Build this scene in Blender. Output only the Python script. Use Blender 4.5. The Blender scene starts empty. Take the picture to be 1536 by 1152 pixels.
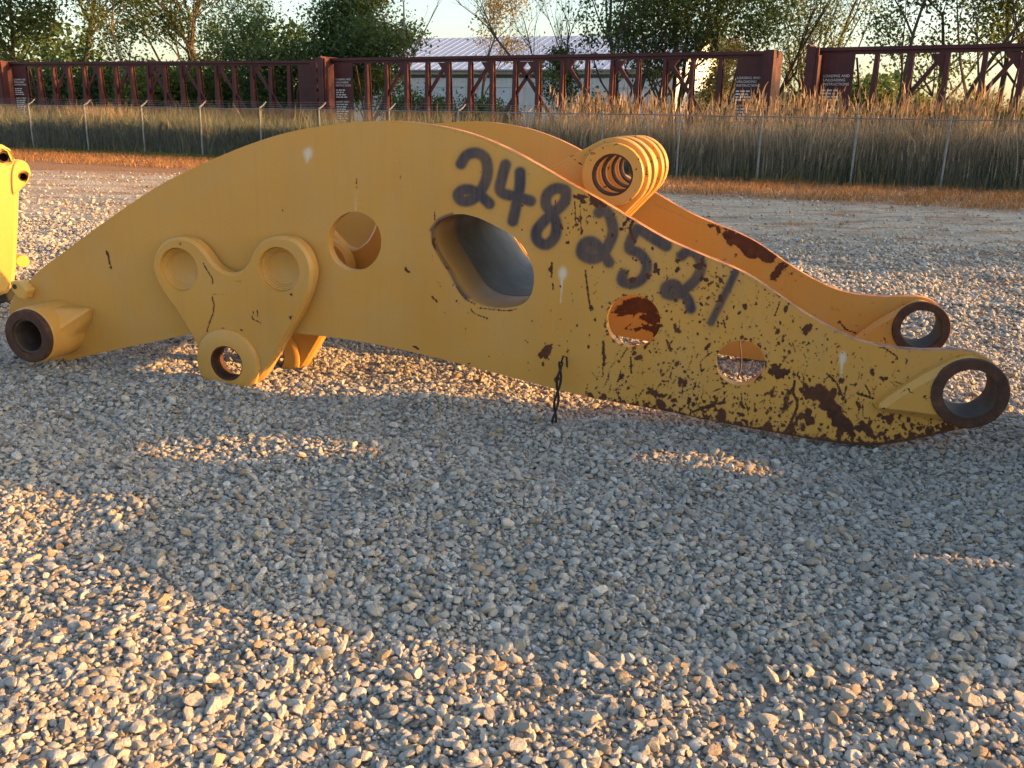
import bpy, math, random
import numpy as np
from math import sin, cos, tan, atan, atan2, radians, pi, sqrt
from mathutils import Vector, Matrix
from mathutils.geometry import delaunay_2d_cdt

random.seed(7)
rng = np.random.default_rng(11)
sc = bpy.context.scene
col = sc.collection

# ------------------------------------------------------------------ camera, sky, sun, exposure
FPX = 1340.0                                   # focal length in photograph pixels (1536 wide)
PITCH = atan(398 / FPX)
ROLL = radians(1.06)
CAM_H = 1.6
R0 = np.array([1, 0, 0.]); U0 = np.array([0, sin(PITCH), cos(PITCH)]); FW = np.array([0, cos(PITCH), -sin(PITCH)])
CR = cos(ROLL) * R0 + sin(ROLL) * U0
CU = -sin(ROLL) * R0 + cos(ROLL) * U0
CC = np.array([0, 0, CAM_H])
cd = bpy.data.cameras.new('camera'); cam = bpy.data.objects.new('camera', cd); col.objects.link(cam)
cam.matrix_world = Matrix(((CR[0], CU[0], -FW[0], 0), (CR[1], CU[1], -FW[1], 0), (CR[2], CU[2], -FW[2], CAM_H), (0, 0, 0, 1)))
cd.sensor_width = 36; cd.lens = 36 * FPX / 1536; cd.clip_start = 0.05; cd.clip_end = 3000
sc.camera = cam

SUN_AZ = radians(-5)                           # from +X, turned towards the camera's side
SUN_EL = radians(12)
w = bpy.data.worlds.new('World'); sc.world = w; w.use_nodes = True
wn = w.node_tree.nodes; wl = w.node_tree.links
bg = wn['Background']; sky = wn.new('ShaderNodeTexSky'); sky.sky_type = 'NISHITA'; sky.sun_disc = False
sky.sun_elevation = SUN_EL; sky.sun_rotation = pi / 2 - SUN_AZ
sky.air_density = 1.0; sky.dust_density = 2.3; sky.ozone_density = 1.0
wl.new(sky.outputs[0], bg.inputs[0]); bg.inputs[1].default_value = 0.15
sl = bpy.data.lights.new('sun', 'SUN'); so = bpy.data.objects.new('sun', sl); col.objects.link(so)
sl.energy = 5.0; sl.angle = radians(0.55); sl.color = (1.0, 0.50, 0.145)
sdir = Vector((cos(SUN_EL) * cos(SUN_AZ), cos(SUN_EL) * sin(SUN_AZ), sin(SUN_EL)))
so.rotation_euler = sdir.to_track_quat('Z', 'Y').to_euler(); so.location = (20, -10, 30)
vs = sc.view_settings; vs.view_transform = 'Standard'; vs.look = 'None'; vs.gamma = 1; vs.exposure = 1.5
vs.use_curve_mapping = False

# ------------------------------------------------------------------ pixel <-> world
def ray(x, y): return CR * (x - 768) / FPX - CU * (y - 576) / FPX + FW
def ground_at(x, y, z=0.0):
    d = ray(x, y); return CC + d * ((z - CAM_H) / d[2])
def ratio(x, y=180):
    d = ray(x, y); return d[0] / d[1]
def project(P):
    q = np.asarray(P, float) - CC
    return 768 + FPX * (q @ CR) / (q @ FW), 576 - FPX * (q @ CU) / (q @ FW)

# ------------------------------------------------------------------ helpers
def tag(o, label=None, cat=None, group=None, kind=None):
    if label: o['label'] = label
    if cat: o['category'] = cat
    if group: o['group'] = group
    if kind: o['kind'] = kind
    return o
def empty(name, loc=(0, 0, 0), rz=0.0):
    o = bpy.data.objects.new(name, None); col.objects.link(o); o.location = loc; o.rotation_euler = (0, 0, rz)
    o.empty_display_size = 0.2
    return o
def link(name, me, parent=None, mat=None):
    o = bpy.data.objects.new(name, me); col.objects.link(o)
    if parent is not None: o.parent = parent
    if mat is not None and not me.materials: me.materials.append(mat)
    return o
def np_mesh(name, V, F, smooth=False):
    V = np.asarray(V, np.float32); F = np.asarray(F, np.int32); k = F.shape[1]
    me = bpy.data.meshes.new(name)
    me.vertices.add(len(V)); me.vertices.foreach_set('co', V.ravel())
    me.loops.add(F.size); me.loops.foreach_set('vertex_index', F.ravel())
    me.polygons.add(len(F)); me.polygons.foreach_set('loop_start', np.arange(0, F.size, k, dtype=np.int32))
    me.polygons.foreach_set('use_smooth', np.full(len(F), smooth))
    me.update(calc_edges=True)
    return me
def fattr(me, name, vals):
    a = me.attributes.new(name, 'FLOAT', 'POINT'); a.data.foreach_set('value', np.asarray(vals, np.float32))
def cattr(me, name, rgb):
    a = me.attributes.new(name, 'FLOAT_COLOR', 'POINT')
    c = np.ones((len(rgb), 4), np.float32); c[:, :3] = rgb; a.data.foreach_set('color', c.ravel())

class MB:
    """collects boxes, tubes and prisms; build() links them as one mesh"""
    def __init__(s): s.v = []; s.f = []
    def add(s, v, f):
        b = len(s.v); s.v += [tuple(p) for p in v]; s.f += [tuple(i + b for i in q) for q in f]; return s
    def box(s, x0, x1, y0, y1, z0, z1):
        return s.add([(x0,y0,z0),(x1,y0,z0),(x1,y1,z0),(x0,y1,z0),(x0,y0,z1),(x1,y0,z1),(x1,y1,z1),(x0,y1,z1)],
                     [(0,3,2,1),(4,5,6,7),(0,1,5,4),(1,2,6,5),(2,3,7,6),(3,0,4,7)])
    def bar(s, a, b, wx, wy, up=(0, 1, 0)):
        """rectangular bar from a to b; wy is its width along `up`, wx across"""
        a = Vector(a); b = Vector(b); d = (b - a).normalized(); u = Vector(up); u = (u - d * u.dot(d)).normalized(); x = d.cross(u)
        v = []
        for p in (a, b):
            for i, j in ((-1,-1),(1,-1),(1,1),(-1,1)): v.append(p + x * (i * wx / 2) + u * (j * wy / 2))
        return s.add(v, [(0,1,2,3),(7,6,5,4),(0,4,5,1),(1,5,6,2),(2,6,7,3),(3,7,4,0)])
    def tube(s, pts, rad, n=6):
        pts = [Vector(p) for p in pts]; rad = rad if hasattr(rad, '__len__') else [rad] * len(pts)
        v = []; f = []; ref = Vector((0.31, 0.17, 0.93))
        for i, p in enumerate(pts):
            d = (pts[min(i + 1, len(pts) - 1)] - pts[max(i - 1, 0)]).normalized()
            x = d.cross(ref)
            if x.length < 1e-3: x = d.cross(Vector((1, 0, 0)))
            x.normalize(); y = d.cross(x)
            for k in range(n):
                a = 2 * pi * k / n; v.append(p + (x * cos(a) + y * sin(a)) * rad[i])
        for i in range(len(pts) - 1):
            for k in range(n): f.append((i*n+k, i*n+(k+1)%n, (i+1)*n+(k+1)%n, (i+1)*n+k))
        f.append(tuple(range(n))[::-1]); f.append(tuple((len(pts)-1)*n+k for k in range(n)))
        return s.add(v, f)
    def prism(s, poly, y0, y1):
        """polygon in x,z extruded along y"""
        n = len(poly); v = [(x, y0, z) for x, z in poly] + [(x, y1, z) for x, z in poly]
        return s.add(v, [tuple(range(n)), tuple(range(2*n-1, n-1, -1))] + [(i, i+n, (i+1)%n+n, (i+1)%n) for i in range(n)])
    def lathe(s, c, prof, n=48):
        """profile of (radius, y) turned round the local y axis through c = (x, z); closed loop"""
        v = []; f = []; m = len(prof)
        for k in range(n):
            a = 2 * pi * k / n
            for r, y in prof: v.append((c[0] + r * cos(a), y, c[1] + r * sin(a)))
        for k in range(n):
            for j in range(m):
                f.append((k*m+j, ((k+1)%n)*m+j, ((k+1)%n)*m+(j+1)%m, k*m+(j+1)%m))
        return s.add(v, f)
    def mesh(s, name='mesh', smooth=None):
        import bmesh
        me = bpy.data.meshes.new(name); me.from_pydata(s.v, [], s.f)
        bm = bmesh.new(); bm.from_mesh(me); bmesh.ops.recalc_face_normals(bm, faces=bm.faces); bm.to_mesh(me); bm.free()
        if smooth is not None:
            me.polygons.foreach_set('use_smooth', [True] * len(me.polygons)); me.set_sharp_from_angle(angle=radians(smooth))
        me.update(); return me
    def build(s, name, mat, parent=None, smooth=None):
        return link(name, s.mesh(name, smooth), parent, mat)

def copy_tree(o, parent=None):
    c = o.copy(); col.objects.link(c); c.parent = parent
    for ch in o.children: copy_tree(ch, c)
    return c

# ------------------------------------------------------------------ materials
class NT:
    def __init__(s, name):
        s.m = bpy.data.materials.new(name); s.m.use_nodes = True; s.t = s.m.node_tree; s.n = s.t.nodes; s.l = s.t.links
        s.b = s.n['Principled BSDF']; s.out = s.n['Material Output']
        s.b.inputs['Specular IOR Level'].default_value = 0.35
    def new(s, t, **k):
        n = s.n.new(t)
        for a, b in k.items(): setattr(n, a, b)
        return n
    def lk(s, a, b): s.l.new(a, b)
    def coord(s, kind='Object', scale=(1, 1, 1)):
        tc = s.new('ShaderNodeTexCoord'); mp = s.new('ShaderNodeMapping'); mp.inputs['Scale'].default_value = scale
        s.lk(tc.outputs[kind], mp.inputs[0]); return mp.outputs[0]
    def pos(s, scale=(1, 1, 1)):
        g = s.new('ShaderNodeNewGeometry'); mp = s.new('ShaderNodeMapping'); mp.inputs['Scale'].default_value = scale
        s.lk(g.outputs['Position'], mp.inputs[0]); return mp.outputs[0]
    def noise(s, co, scale, detail=4, rough=0.55, dist=0.0):
        n = s.new('ShaderNodeTexNoise'); n.inputs['Scale'].default_value = scale; n.inputs['Detail'].default_value = detail
        n.inputs['Roughness'].default_value = rough; n.inputs['Distortion'].default_value = dist
        s.lk(co, n.inputs['Vector']); return n.outputs['Fac']
    def ramp(s, fac, stops, interp='LINEAR'):
        r = s.new('ShaderNodeValToRGB'); e = r.color_ramp.elements; r.color_ramp.interpolation = interp
        while len(e) < len(stops): e.new(0.5)
        for i, (p, c) in enumerate(stops):
            e[i].position = p; e[i].color = (c, c, c, 1) if isinstance(c, (int, float)) else (*c, 1)
        s.lk(fac, r.inputs[0]); return r.outputs[0]
    def math(s, op, a, b=None, c=None, clamp=False):
        m = s.new('ShaderNodeMath', operation=op, use_clamp=clamp)
        for i, x in enumerate((a, b, c)):
            if x is None: continue
            if isinstance(x, (int, float)): m.inputs[i].default_value = x
            else: s.lk(x, m.inputs[i])
        return m.outputs[0]
    def mix(s, fac, a, b, blend='MIX'):
        m = s.new('ShaderNodeMix', data_type='RGBA', blend_type=blend)
        for i, x in ((0, fac), (6, a), (7, b)):
            if isinstance(x, (int, float)): m.inputs[i].default_value = x
            elif isinstance(x, tuple): m.inputs[i].default_value = (*x, 1)
            else: s.lk(x, m.inputs[i])
        return m.outputs[2]
    def attr(s, name, color=False):
        a = s.new('ShaderNodeAttribute', attribute_name=name); return a.outputs['Color' if color else 'Fac']
    def bump(s, h, strength=0.3, dist=0.01, normal=None):
        b = s.new('ShaderNodeBump'); b.inputs['Strength'].default_value = strength; b.inputs['Distance'].default_value = dist
        s.lk(h, b.inputs['Height'])
        if normal is not None: s.lk(normal, b.inputs['Normal'])
        return b.outputs[0]
    def set(s, base=None, rough=None, normal=None, metal=None):
        for k, x in (('Base Color', base), ('Roughness', rough), ('Normal', normal), ('Metallic', metal)):
            if x is None: continue
            if isinstance(x, (int, float)): s.b.inputs[k].default_value = x
            elif isinstance(x, tuple): s.b.inputs[k].default_value = (*x, 1)
            else: s.lk(x, s.b.inputs[k])
        return s.m

M = {}
def mk_paint(name, base, dark, chip=0.0):
    t = NT(name); co = t.coord('Object')
    n1 = t.noise(co, 1.1, 3); n2 = t.noise(co, 9, 5)
    streak = t.noise(t.coord('Object', (14, 14, 0.5)), 2.2, 4)
    c = t.mix(t.ramp(n1, [(0.3, 0.0), (0.75, 1.0)]), base, dark)
    c = t.mix(t.math('MULTIPLY', t.ramp(streak, [(0.5, 0.0), (0.8, 1.0)]), 0.22), c, (0.33, 0.22, 0.09))
    # dust film, thicker on level faces
    c = t.mix(t.math('MULTIPLY', t.ramp(t.noise(co, 2.7, 6, 0.7), [(0.45, 0.0), (0.75, 1.0)]), 0.32), c, (0.44, 0.33, 0.17))
    fine = t.noise(co, 55, 4, 0.65); mid = t.noise(co, 16, 5, 0.6, 0.6)
    rustc = t.mix(0.5, t.ramp(t.noise(co, 34, 5, 0.75), [(0.3, (0.026, 0.011, 0.009)), (0.55, (0.080, 0.028, 0.014)), (0.75, (0.20, 0.075, 0.026))]), t.ramp(t.noise(co, 5, 5, 0.7), [(0.35, (0.035, 0.014, 0.011)), (0.65, (0.15, 0.055, 0.022))]))
    scr = t.noise(t.coord('Object', (3, 3, 40)), 3.0, 5, 0.7); c = t.mix(t.math('MULTIPLY', t.ramp(scr, [(0.66, 0.0), (0.70, 1.0)]), 0.25), c, (0.26, 0.15, 0.05))
    # white drips, spray paint, then rust through all of it
    dr = t.attr('drip'); c = t.mix(t.math('MULTIPLY', dr, 0.85), c, (0.62, 0.58, 0.50))
    sp = t.attr('spray')
    worn = t.ramp(t.noise(t.coord('Object', (60, 60, 5)), 1.0, 4), [(0.4, 1.0), (0.74, 0.90)])
    spf = t.math('MULTIPLY', sp, worn)
    spf = t.math('MULTIPLY', spf, t.ramp(t.noise(co, 4.5, 5, 0.6), [(0.3, 1.0), (0.75, 0.82)]))
    c = t.mix(spf, c, (0.008, 0.021, 0.050))
    ru = t.attr('rust')
    e = t.math('ADD', ru, t.math('MULTIPLY', t.math('SUBTRACT', fine, 0.5), 0.5))
    e = t.math('ADD', e, t.math('MULTIPLY', t.math('SUBTRACT', mid, 0.5), 0.35))
    if chip: e = t.math('ADD', e, t.ramp(t.noise(co, 24, 4, 0.6, 1.0), [(0.70 - chip * .1, 0.0), (0.74 - chip * .1, 1.0)]))
    rf = t.ramp(e, [(0.40, 0.0), (0.55, 1.0)])
    # thin tan halo of bleeding rust round the chips
    halo = t.ramp(e, [(0.14, 0.0), (0.46, 0.75)])
    c = t.mix(t.math('MULTIPLY', halo, 0.55), c, (0.22, 0.10, 0.03))
    c = t.mix(rf, c, rustc)
    rough = t.mix(rf, t.mix(n2, (0.28, 0.28, 0.28), (0.46, 0.46, 0.46)), (0.9, 0.9, 0.9))
    h = t.math('SUBTRACT', t.math('MULTIPLY', n2, 0.25), t.math('MULTIPLY', rf, 0.5))
    return t.set(c, rough, t.bump(h, 0.35, 0.004))
M['paint'] = mk_paint('yellow_paint', (0.58, 0.295, 0.060), (0.50, 0.245, 0.048))
M['paint_chipped'] = mk_paint('yellow_paint_chipped', (0.58, 0.295, 0.060), (0.50, 0.245, 0.048), 0.75)
M['paint_bright'] = mk_paint('bright_yellow_paint', (0.62, 0.37, 0.085), (0.58, 0.33, 0.07))
def mk_rust():
    t = NT('rusted_steel'); co = t.coord('Object'); n = t.noise(co, 12, 6, 0.7)
    c = t.ramp(n, [(0.3, (0.035, 0.017, 0.013)), (0.55, (0.075, 0.034, 0.022)), (0.8, (0.15, 0.07, 0.035))])
    return t.set(c, 0.8, t.bump(t.noise(co, 60, 5, 0.7), 0.4, 0.003))
M['rust'] = mk_rust()
def mk_worn_rim():
    t = NT('scuffed_plate_edge'); co = t.coord('Object'); n = t.noise(co, 9, 6, 0.7)
    c = t.ramp(n, [(0.35, (0.10, 0.045, 0.028)), (0.5, (0.30, 0.13, 0.06)), (0.62, (0.45, 0.22, 0.08)), (0.8, (0.56, 0.33, 0.12))])
    return t.set(c, 0.6, t.bump(t.noise(co, 50, 5), 0.3, 0.003))
M['rim'] = mk_worn_rim()
def mk_bore():
    t = NT('bore_steel'); co = t.coord('Object'); n = t.noise(co, 7, 5, 0.65)
    c = t.ramp(n, [(0.3, (0.04, 0.025, 0.019)), (0.6, (0.085, 0.058, 0.044)), (0.85, (0.17, 0.13, 0.10))])
    return t.set(c, 0.75)
M['bore'] = mk_bore()
def mk_primer():
    t = NT('grey_primer'); co = t.coord('Object'); n = t.noise(co, 5, 5)
    return t.set(t.ramp(n, [(0.3, (0.20, 0.19, 0.17)), (0.7, (0.34, 0.33, 0.31))]), 0.5)
M['primer'] = mk_primer()
def mk_plain(name, c1, c2, scale=6, rough=0.7, bump=0.0, spec=None):
    t = NT(name); co = t.coord('Object'); n = t.noise(co, scale, 5, 0.6)
    m = t.set(t.ramp(n, [(0.3, c1), (0.7, c2)]), rough, t.bump(n, bump, 0.01) if bump else None)
    return m
M['black'] = mk_plain('black_rubber', (0.012, 0.011, 0.01), (0.03, 0.027, 0.024), 40, 0.8)
M['galv'] = mk_plain('galvanised_steel', (0.17, 0.17, 0.165), (0.26, 0.26, 0.25), 8, 0.5)
M['wire'] = mk_plain('fence_wire', (0.14, 0.145, 0.145), (0.22, 0.22, 0.215), 3, 0.55)
def mk_rail():
    t = NT('boxcar_red_paint'); co = t.coord('Object'); n = t.noise(co, 1.5, 6, 0.65)
    st = t.noise(t.coord('Object', (6, 6, 0.6)), 2, 4)
    c = t.ramp(n, [(0.3, (0.046, 0.010, 0.012)), (0.6, (0.085, 0.016, 0.016)), (0.8, (0.115, 0.029, 0.025))])
    c = t.mix(t.math('MULTIPLY', t.ramp(st, [(0.5, 0.0), (0.8, 1.0)]), 0.45), c, (0.09, 0.04, 0.025))
    return t.set(c, 0.6)
M['rail'] = mk_rail()
M['letter'] = mk_plain('white_lettering', (0.55, 0.53, 0.5), (0.75, 0.73, 0.70), 6, 0.7)
M['steel_dark'] = mk_plain('dark_steel', (0.03, 0.025, 0.022), (0.08, 0.055, 0.045), 6, 0.7)
M['wall_white'] = mk_plain('white_metal_cladding', (0.62, 0.62, 0.60), (0.72, 0.72, 0.70), 0.4, 0.55)
M['wall_door'] = mk_plain('pale_door_panel', (0.60, 0.64, 0.70), (0.68, 0.72, 0.77), 0.6, 0.5)
M['wall_tan'] = mk_plain('tan_cladding', (0.46, 0.36, 0.22), (0.56, 0.45, 0.28), 0.5, 0.7)
M['roof_pale'] = mk_plain('pale_metal_roof', (0.33, 0.38, 0.50), (0.41, 0.46, 0.58), 0.5, 0.38)
M['trim_dark'] = mk_plain('dark_trim', (0.06, 0.055, 0.05), (0.10, 0.09, 0.08), 2, 0.7)
M['ballast'] = mk_plain('ballast', (0.10, 0.09, 0.08), (0.22, 0.20, 0.17), 9, 0.9, 0.6)
def mk_bark(name, c1, c2):
    t = NT(name); n = t.noise(t.coord('Object', (3, 3, 0.6)), 4, 6, 0.65)
    return t.set(t.ramp(n, [(0.3, c1), (0.7, c2)]), 0.9, t.bump(n, 0.5, 0.03))
M['bark'] = mk_bark('dark_bark', (0.045, 0.034, 0.026), (0.12, 0.095, 0.072))
M['bark_pale'] = mk_bark('pale_bark', (0.20, 0.17, 0.13), (0.36, 0.31, 0.25))
def mk_leaf(name, trans=0.45):
    """leaf colour from a per-leaf attribute, half of it let through"""
    t = NT(name); c = t.attr('tint', True)
    t.lk(c, t.b.inputs['Base Color']); t.b.inputs['Roughness'].default_value = 0.65; t.b.inputs['Specular IOR Level'].default_value = 0.2
    tr = t.new('ShaderNodeBsdfTranslucent'); t.lk(t.mix(0.5, c, (1.0, 0.9, 0.35), 'MULTIPLY'), tr.inputs[0])
    t.lk(t.mix(1.0, c, (1.15, 1.1, 0.7), 'MULTIPLY'), tr.inputs[0])
    mx = t.new('ShaderNodeMixShader'); mx.inputs[0].default_value = trans
    t.lk(t.b.outputs[0], mx.inputs[1]); t.lk(tr.outputs[0], mx.inputs[2]); t.lk(mx.outputs[0], t.out.inputs[0])
    return t.m
M['leaf'] = mk_leaf('leaf', 0.55)
M['grass'] = mk_leaf('dry_grass', 0.30)

# ------------------------------------------------------------------ the ground
_k = [(rng.uniform(0, 6.28), rng.uniform(0, 6.28)) for _ in range(40)]
def hgt(x, y):
    """gentle unevenness of the gravelled yard, in metres"""
    x = np.asarray(x, float); y = np.asarray(y, float)
    h = np.zeros(np.broadcast(x, y).shape)
    for i, (wl_, amp) in enumerate(((3.1, .012), (2.2, .010), (1.5, .009), (1.05, .008), (0.75, .007), (0.52, .005))):
        for j in range(2):
            a, ph = _k[i * 2 + j]
            h = h + amp * np.sin((x * cos(a) + y * sin(a)) * 2 * pi / wl_ + ph)
    fade = np.clip((30 - np.hypot(x, y)) / 15, 0, 1)
    return h * fade * 0.8 - 0.012
def mk_ground():
    t = NT('gravel_yard_ground'); p = t.pos()
    fines = t.noise(p, 38, 6, 0.7)
    c = t.ramp(fines, [(0.25, (0.14, 0.125, 0.105)), (0.5, (0.26, 0.238, 0.205)), (0.75, (0.40, 0.375, 0.33))])
    vor = t.new('ShaderNodeTexVoronoi', feature='F1'); vor.inputs['Scale'].default_value = 17; t.lk(p, vor.inputs['Vector'])
    sv = t.new('ShaderNodeSeparateColor'); t.lk(vor.outputs['Color'], sv.inputs[0])
    stone = t.ramp(sv.outputs[0], [(0.0, (0.20, 0.18, 0.155)), (0.5, (0.31, 0.29, 0.255)), (1.0, (0.44, 0.42, 0.385))])
    c = t.mix(0.65, c, stone)
    sep = t.new('ShaderNodeSeparateXYZ'); t.lk(p, sep.inputs[0])
    # distance to the fence line, positive on the yard side
    dist = t.math('ADD', t.math('MULTIPLY', sep.outputs[0], -0.400), t.math('MULTIPLY', sep.outputs[1], -0.9165))
    dist = t.math('ADD', dist, FENCE_D)
    big = t.noise(p, 0.55, 5, 0.6, 0.4); rut = t.noise(t.pos((0.10, 0.9, 1)), 1.1, 4, 0.6, 0.3); streak = t.noise(t.pos((0.35, 1.3, 1)), 1.6, 5, 0.65)
    dw = t.math('ADD', dist, t.math('MULTIPLY', t.math('SUBTRACT', streak, 0.5), 3.0))
    # fine grey dirt on the driven track, straw and earth near the fence
    dirt = t.ramp(t.noise(p, 6, 6, 0.7), [(0.3, (0.32, 0.255, 0.18)), (0.55, (0.44, 0.37, 0.28)), (0.75, (0.54, 0.47, 0.38))])
    track = t.math('MULTIPLY', t.ramp(t.math('DIVIDE', dw, 30), [(0.10, 0.0), (0.16, 1.0), (0.50, 1.0), (0.62, 0.0)]), 0.85)
    dirt = t.mix(t.math('MULTIPLY', t.ramp(rut, [(0.48, 0.0), (0.62, 1.0)]), 0.6), dirt, (0.20, 0.165, 0.125))
    c = t.mix(track, c, dirt)
    straw = t.ramp(t.noise(t.pos((2, 2, 2)), 9, 6, 0.75), [(0.3, (0.13, 0.066, 0.030)), (0.55, (0.29, 0.15, 0.064)), (0.8, (0.42, 0.26, 0.125))])
    dl = t.math('SUBTRACT', dw, t.math('MULTIPLY', t.math('MAXIMUM', t.math('MULTIPLY', sep.outputs[0], -1.0), 0.0), 0.22))
    sband = t.ramp(t.math('DIVIDE', dl, 30), [(0.185, 1.0), (0.24, 0.0)])
    patches = t.math('MULTIPLY', t.ramp(streak, [(0.50, 0.0), (0.62, 1.0)]), t.ramp(t.math('DIVIDE', dist, 40), [(0.42, 0.85), (0.56, 0.0)]))
    c = t.mix(t.math('MAXIMUM', sband, patches), c, straw)
    soil = t.ramp(big, [(0.3, (0.055, 0.05, 0.025)), (0.7, (0.10, 0.085, 0.04))])
    c = t.mix(t.ramp(t.math('DIVIDE', dist, 30), [(-0.0, 1.0), (0.03, 0.0)]), c, soil)
    hb = t.math('ADD', t.math('MULTIPLY', fines, 0.3), t.math('SUBTRACT', 1.0, vor.outputs['Distance']))
    return t.set(c, 0.95, t.bump(hb, 0.9, 0.03))
# fence line through these two ground points
FA = np.array([11.4, 24.6]); FB = np.array([-19.9, 38.2])
FDIR = (FA - FB) / np.linalg.norm(FA - FB); FNRM = np.array([FDIR[1], -FDIR[0]])   # towards the camera
FENCE_D = float(0.400 * FA[0] + 0.9165 * FA[1])
M['ground'] = mk_ground()
def axis_pts(dense0, dense1, step, lo, hi):
    a = list(np.arange(dense0, dense1, step)); s = step; x = a[-1]
    while x < hi: s *= 1.28; x += s; a.append(min(x, hi))
    s = step; x = a[0]; b = []
    while x > lo: s *= 1.28; x -= s; b.append(max(x, lo))
    return np.array(b[::-1] + a)
gx = axis_pts(-9, 11, 0.11, -900, 900); gy = axis_pts(-1, 15, 0.11, -300, 1500)
GX, GY = np.meshgrid(gx, gy); GV = np.stack([GX, GY, hgt(GX, GY)], -1).reshape(-1, 3)
nx, ny = len(gx), len(gy); ii = (np.arange(ny - 1)[:, None] * nx + np.arange(nx - 1)).ravel()
ground = link('ground', np_mesh('ground', GV, np.stack([ii, ii + 1, ii + nx + 1, ii + nx], 1), True), None, M['ground'])
tag(ground, 'uneven grey crushed-stone yard with bare dirt and straw towards the fence', 'ground', kind='structure')

# ------------------------------------------------------------------ gravel: stone shapes, single stones, the rest
def mk_stone():
    t = NT('crushed_limestone'); oi = t.new('ShaderNodeObjectInfo'); r = oi.outputs['Random']
    c = t.ramp(r, [(0.0, (0.17, 0.16, 0.145)), (0.18, (0.31, 0.295, 0.27)), (0.40, (0.44, 0.42, 0.385)), (0.60, (0.37, 0.335, 0.28)),
                   (0.72, (0.52, 0.505, 0.475)), (0.84, (0.42, 0.35, 0.255)), (0.93, (0.32, 0.225, 0.14)), (1.0, (0.60, 0.585, 0.55))])
    co = t.coord('Object'); n = t.noise(co, 2.6, 5, 0.7)
    c = t.mix(t.math('MULTIPLY', t.ramp(n, [(0.4, 0.0), (0.75, 1.0)]), 0.35), c, (0.44, 0.39, 0.31))
    c = t.mix(t.math('MULTIPLY', t.ramp(t.noise(co, 7, 4), [(0.5, 0.0), (0.8, 1.0)]), 0.3), c, (0.14, 0.12, 0.10))
    return t.set(c, 0.92, t.bump(t.noise(co, 6, 5, 0.7), 0.45, 0.12))
M['stone'] = mk_stone()
import bmesh
def stone_mesh(i, sub):
    """a pebble about 1 unit across with broken flat faces and dulled corners"""
    bm = bmesh.new(); bmesh.ops.create_icosphere(bm, subdivisions=sub, radius=0.5)
    r = np.random.default_rng(100 + i)
    V = np.array([v.co for v in bm.verts])
    for _ in range(9):
        d = r.normal(size=3); d /= np.linalg.norm(d); k = r.uniform(0.26, 0.40)
        over = V @ d - k; V = V - np.outer(np.clip(over, 0, None), d)
    V *= np.array([r.uniform(1.0, 1.35), r.uniform(0.75, 1.0), r.uniform(0.55, 0.8)])
    V += r.normal(scale=0.012, size=V.shape)
    for v, q in zip(bm.verts, V): v.co = q
    me = bpy.data.meshes.new('stone_%d' % i); bm.to_mesh(me); bm.free()
    me.polygons.foreach_set('use_smooth', [True] * len(me.polygons)); me.set_sharp_from_angle(angle=radians(28))
    me.materials.append(M['stone']); return me
NVAR = 14
stone_lo = [stone_mesh(i, 2) for i in range(NVAR)]
def scatter(y0, y1, step, smin, smed, sig, lift, drop=0.0):
    """jittered grid of stones over what the camera (or one a step aside) sees between two depths"""
    X = []; ys = np.arange(y0, y1, step)
    half = 0.62 * y1 + 1.6
    xs = np.arange(-half, half, step)
    A, B = np.meshgrid(xs, ys); A = A.ravel(); B = B.ravel()
    keep = np.abs(A) < 0.62 * B + 1.5
    if drop: keep &= rng.random(len(A)) > drop
    A, B = A[keep], B[keep]
    A = A + rng.uniform(-.55, .55, len(A)) * step; B = B + rng.uniform(-.55, .55, len(B)) * step
    S = np.clip(np.exp(rng.normal(math.log(smed), sig, len(A))), smin, smed * 2.3)
    return np.stack([A, B, hgt(A, B) + S * rng.uniform(lift[0], lift[1], len(A)), S], 1)
pts = np.concatenate([
    scatter(1.55, 7.2, 0.0156, 0.008, 0.0195, 0.42, (0.05, 0.36)),
    scatter(1.55, 7.2, 0.044, 0.015, 0.0262, 0.38, (0.2, 0.48), 0.35),
    scatter(1.55, 4.6, 0.021, 0.005, 0.0095, 0.30, (0.2, 0.7), 0.35),
    scatter(7.2, 13.5, 0.033, 0.016, 0.034, 0.34, (0.05, 0.45)),
    scatter(13.5, 18, 0.13, 0.03, 0.055, 0.30, (0.1, 0.35), 0.2)])
# thin out towards the driven track
dd = FENCE_D - 0.400 * pts[:, 0] - 0.9165 * pts[:, 1]
thin = np.clip((dd - 12.0) / 6.0, 0.03, 1.0)
hol = np.sin(pts[:, 0]*2.3 + 1.1*np.sin(pts[:, 1]*1.7)) * np.sin(pts[:, 1]*2.9 + pts[:, 0]*.8 + 1) + .5*np.sin(pts[:, 0]*5.1 - pts[:, 1]*3.7)
thin = thin * np.clip(1.25 - .45*np.clip(hol, 0, 2), .55, 1)
pts = np.concatenate([pts[rng.random(len(pts)) < thin], scatter(11, 25, 0.17, 0.02, 0.038, 0.45, (0.05, 0.35), 0.55)])
rot = np.stack([rng.normal(0, 0.36, len(pts)), rng.normal(0, 0.36, len(pts)), rng.uniform(0, 6.283, len(pts))], 1)
var = rng.integers(0, NVAR, len(pts))
# the stones that show largest become objects of their own
q = pts[:, :3] - CC; dep = q @ FW; u = 768 + FPX * (q @ CR) / dep; v_ = 576 - FPX * (q @ CU) / dep
size_px = np.where((u > 0) & (u < 1536) & (v_ > 0) & (v_ < 1150), pts[:, 3] * FPX / dep, 0)
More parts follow.
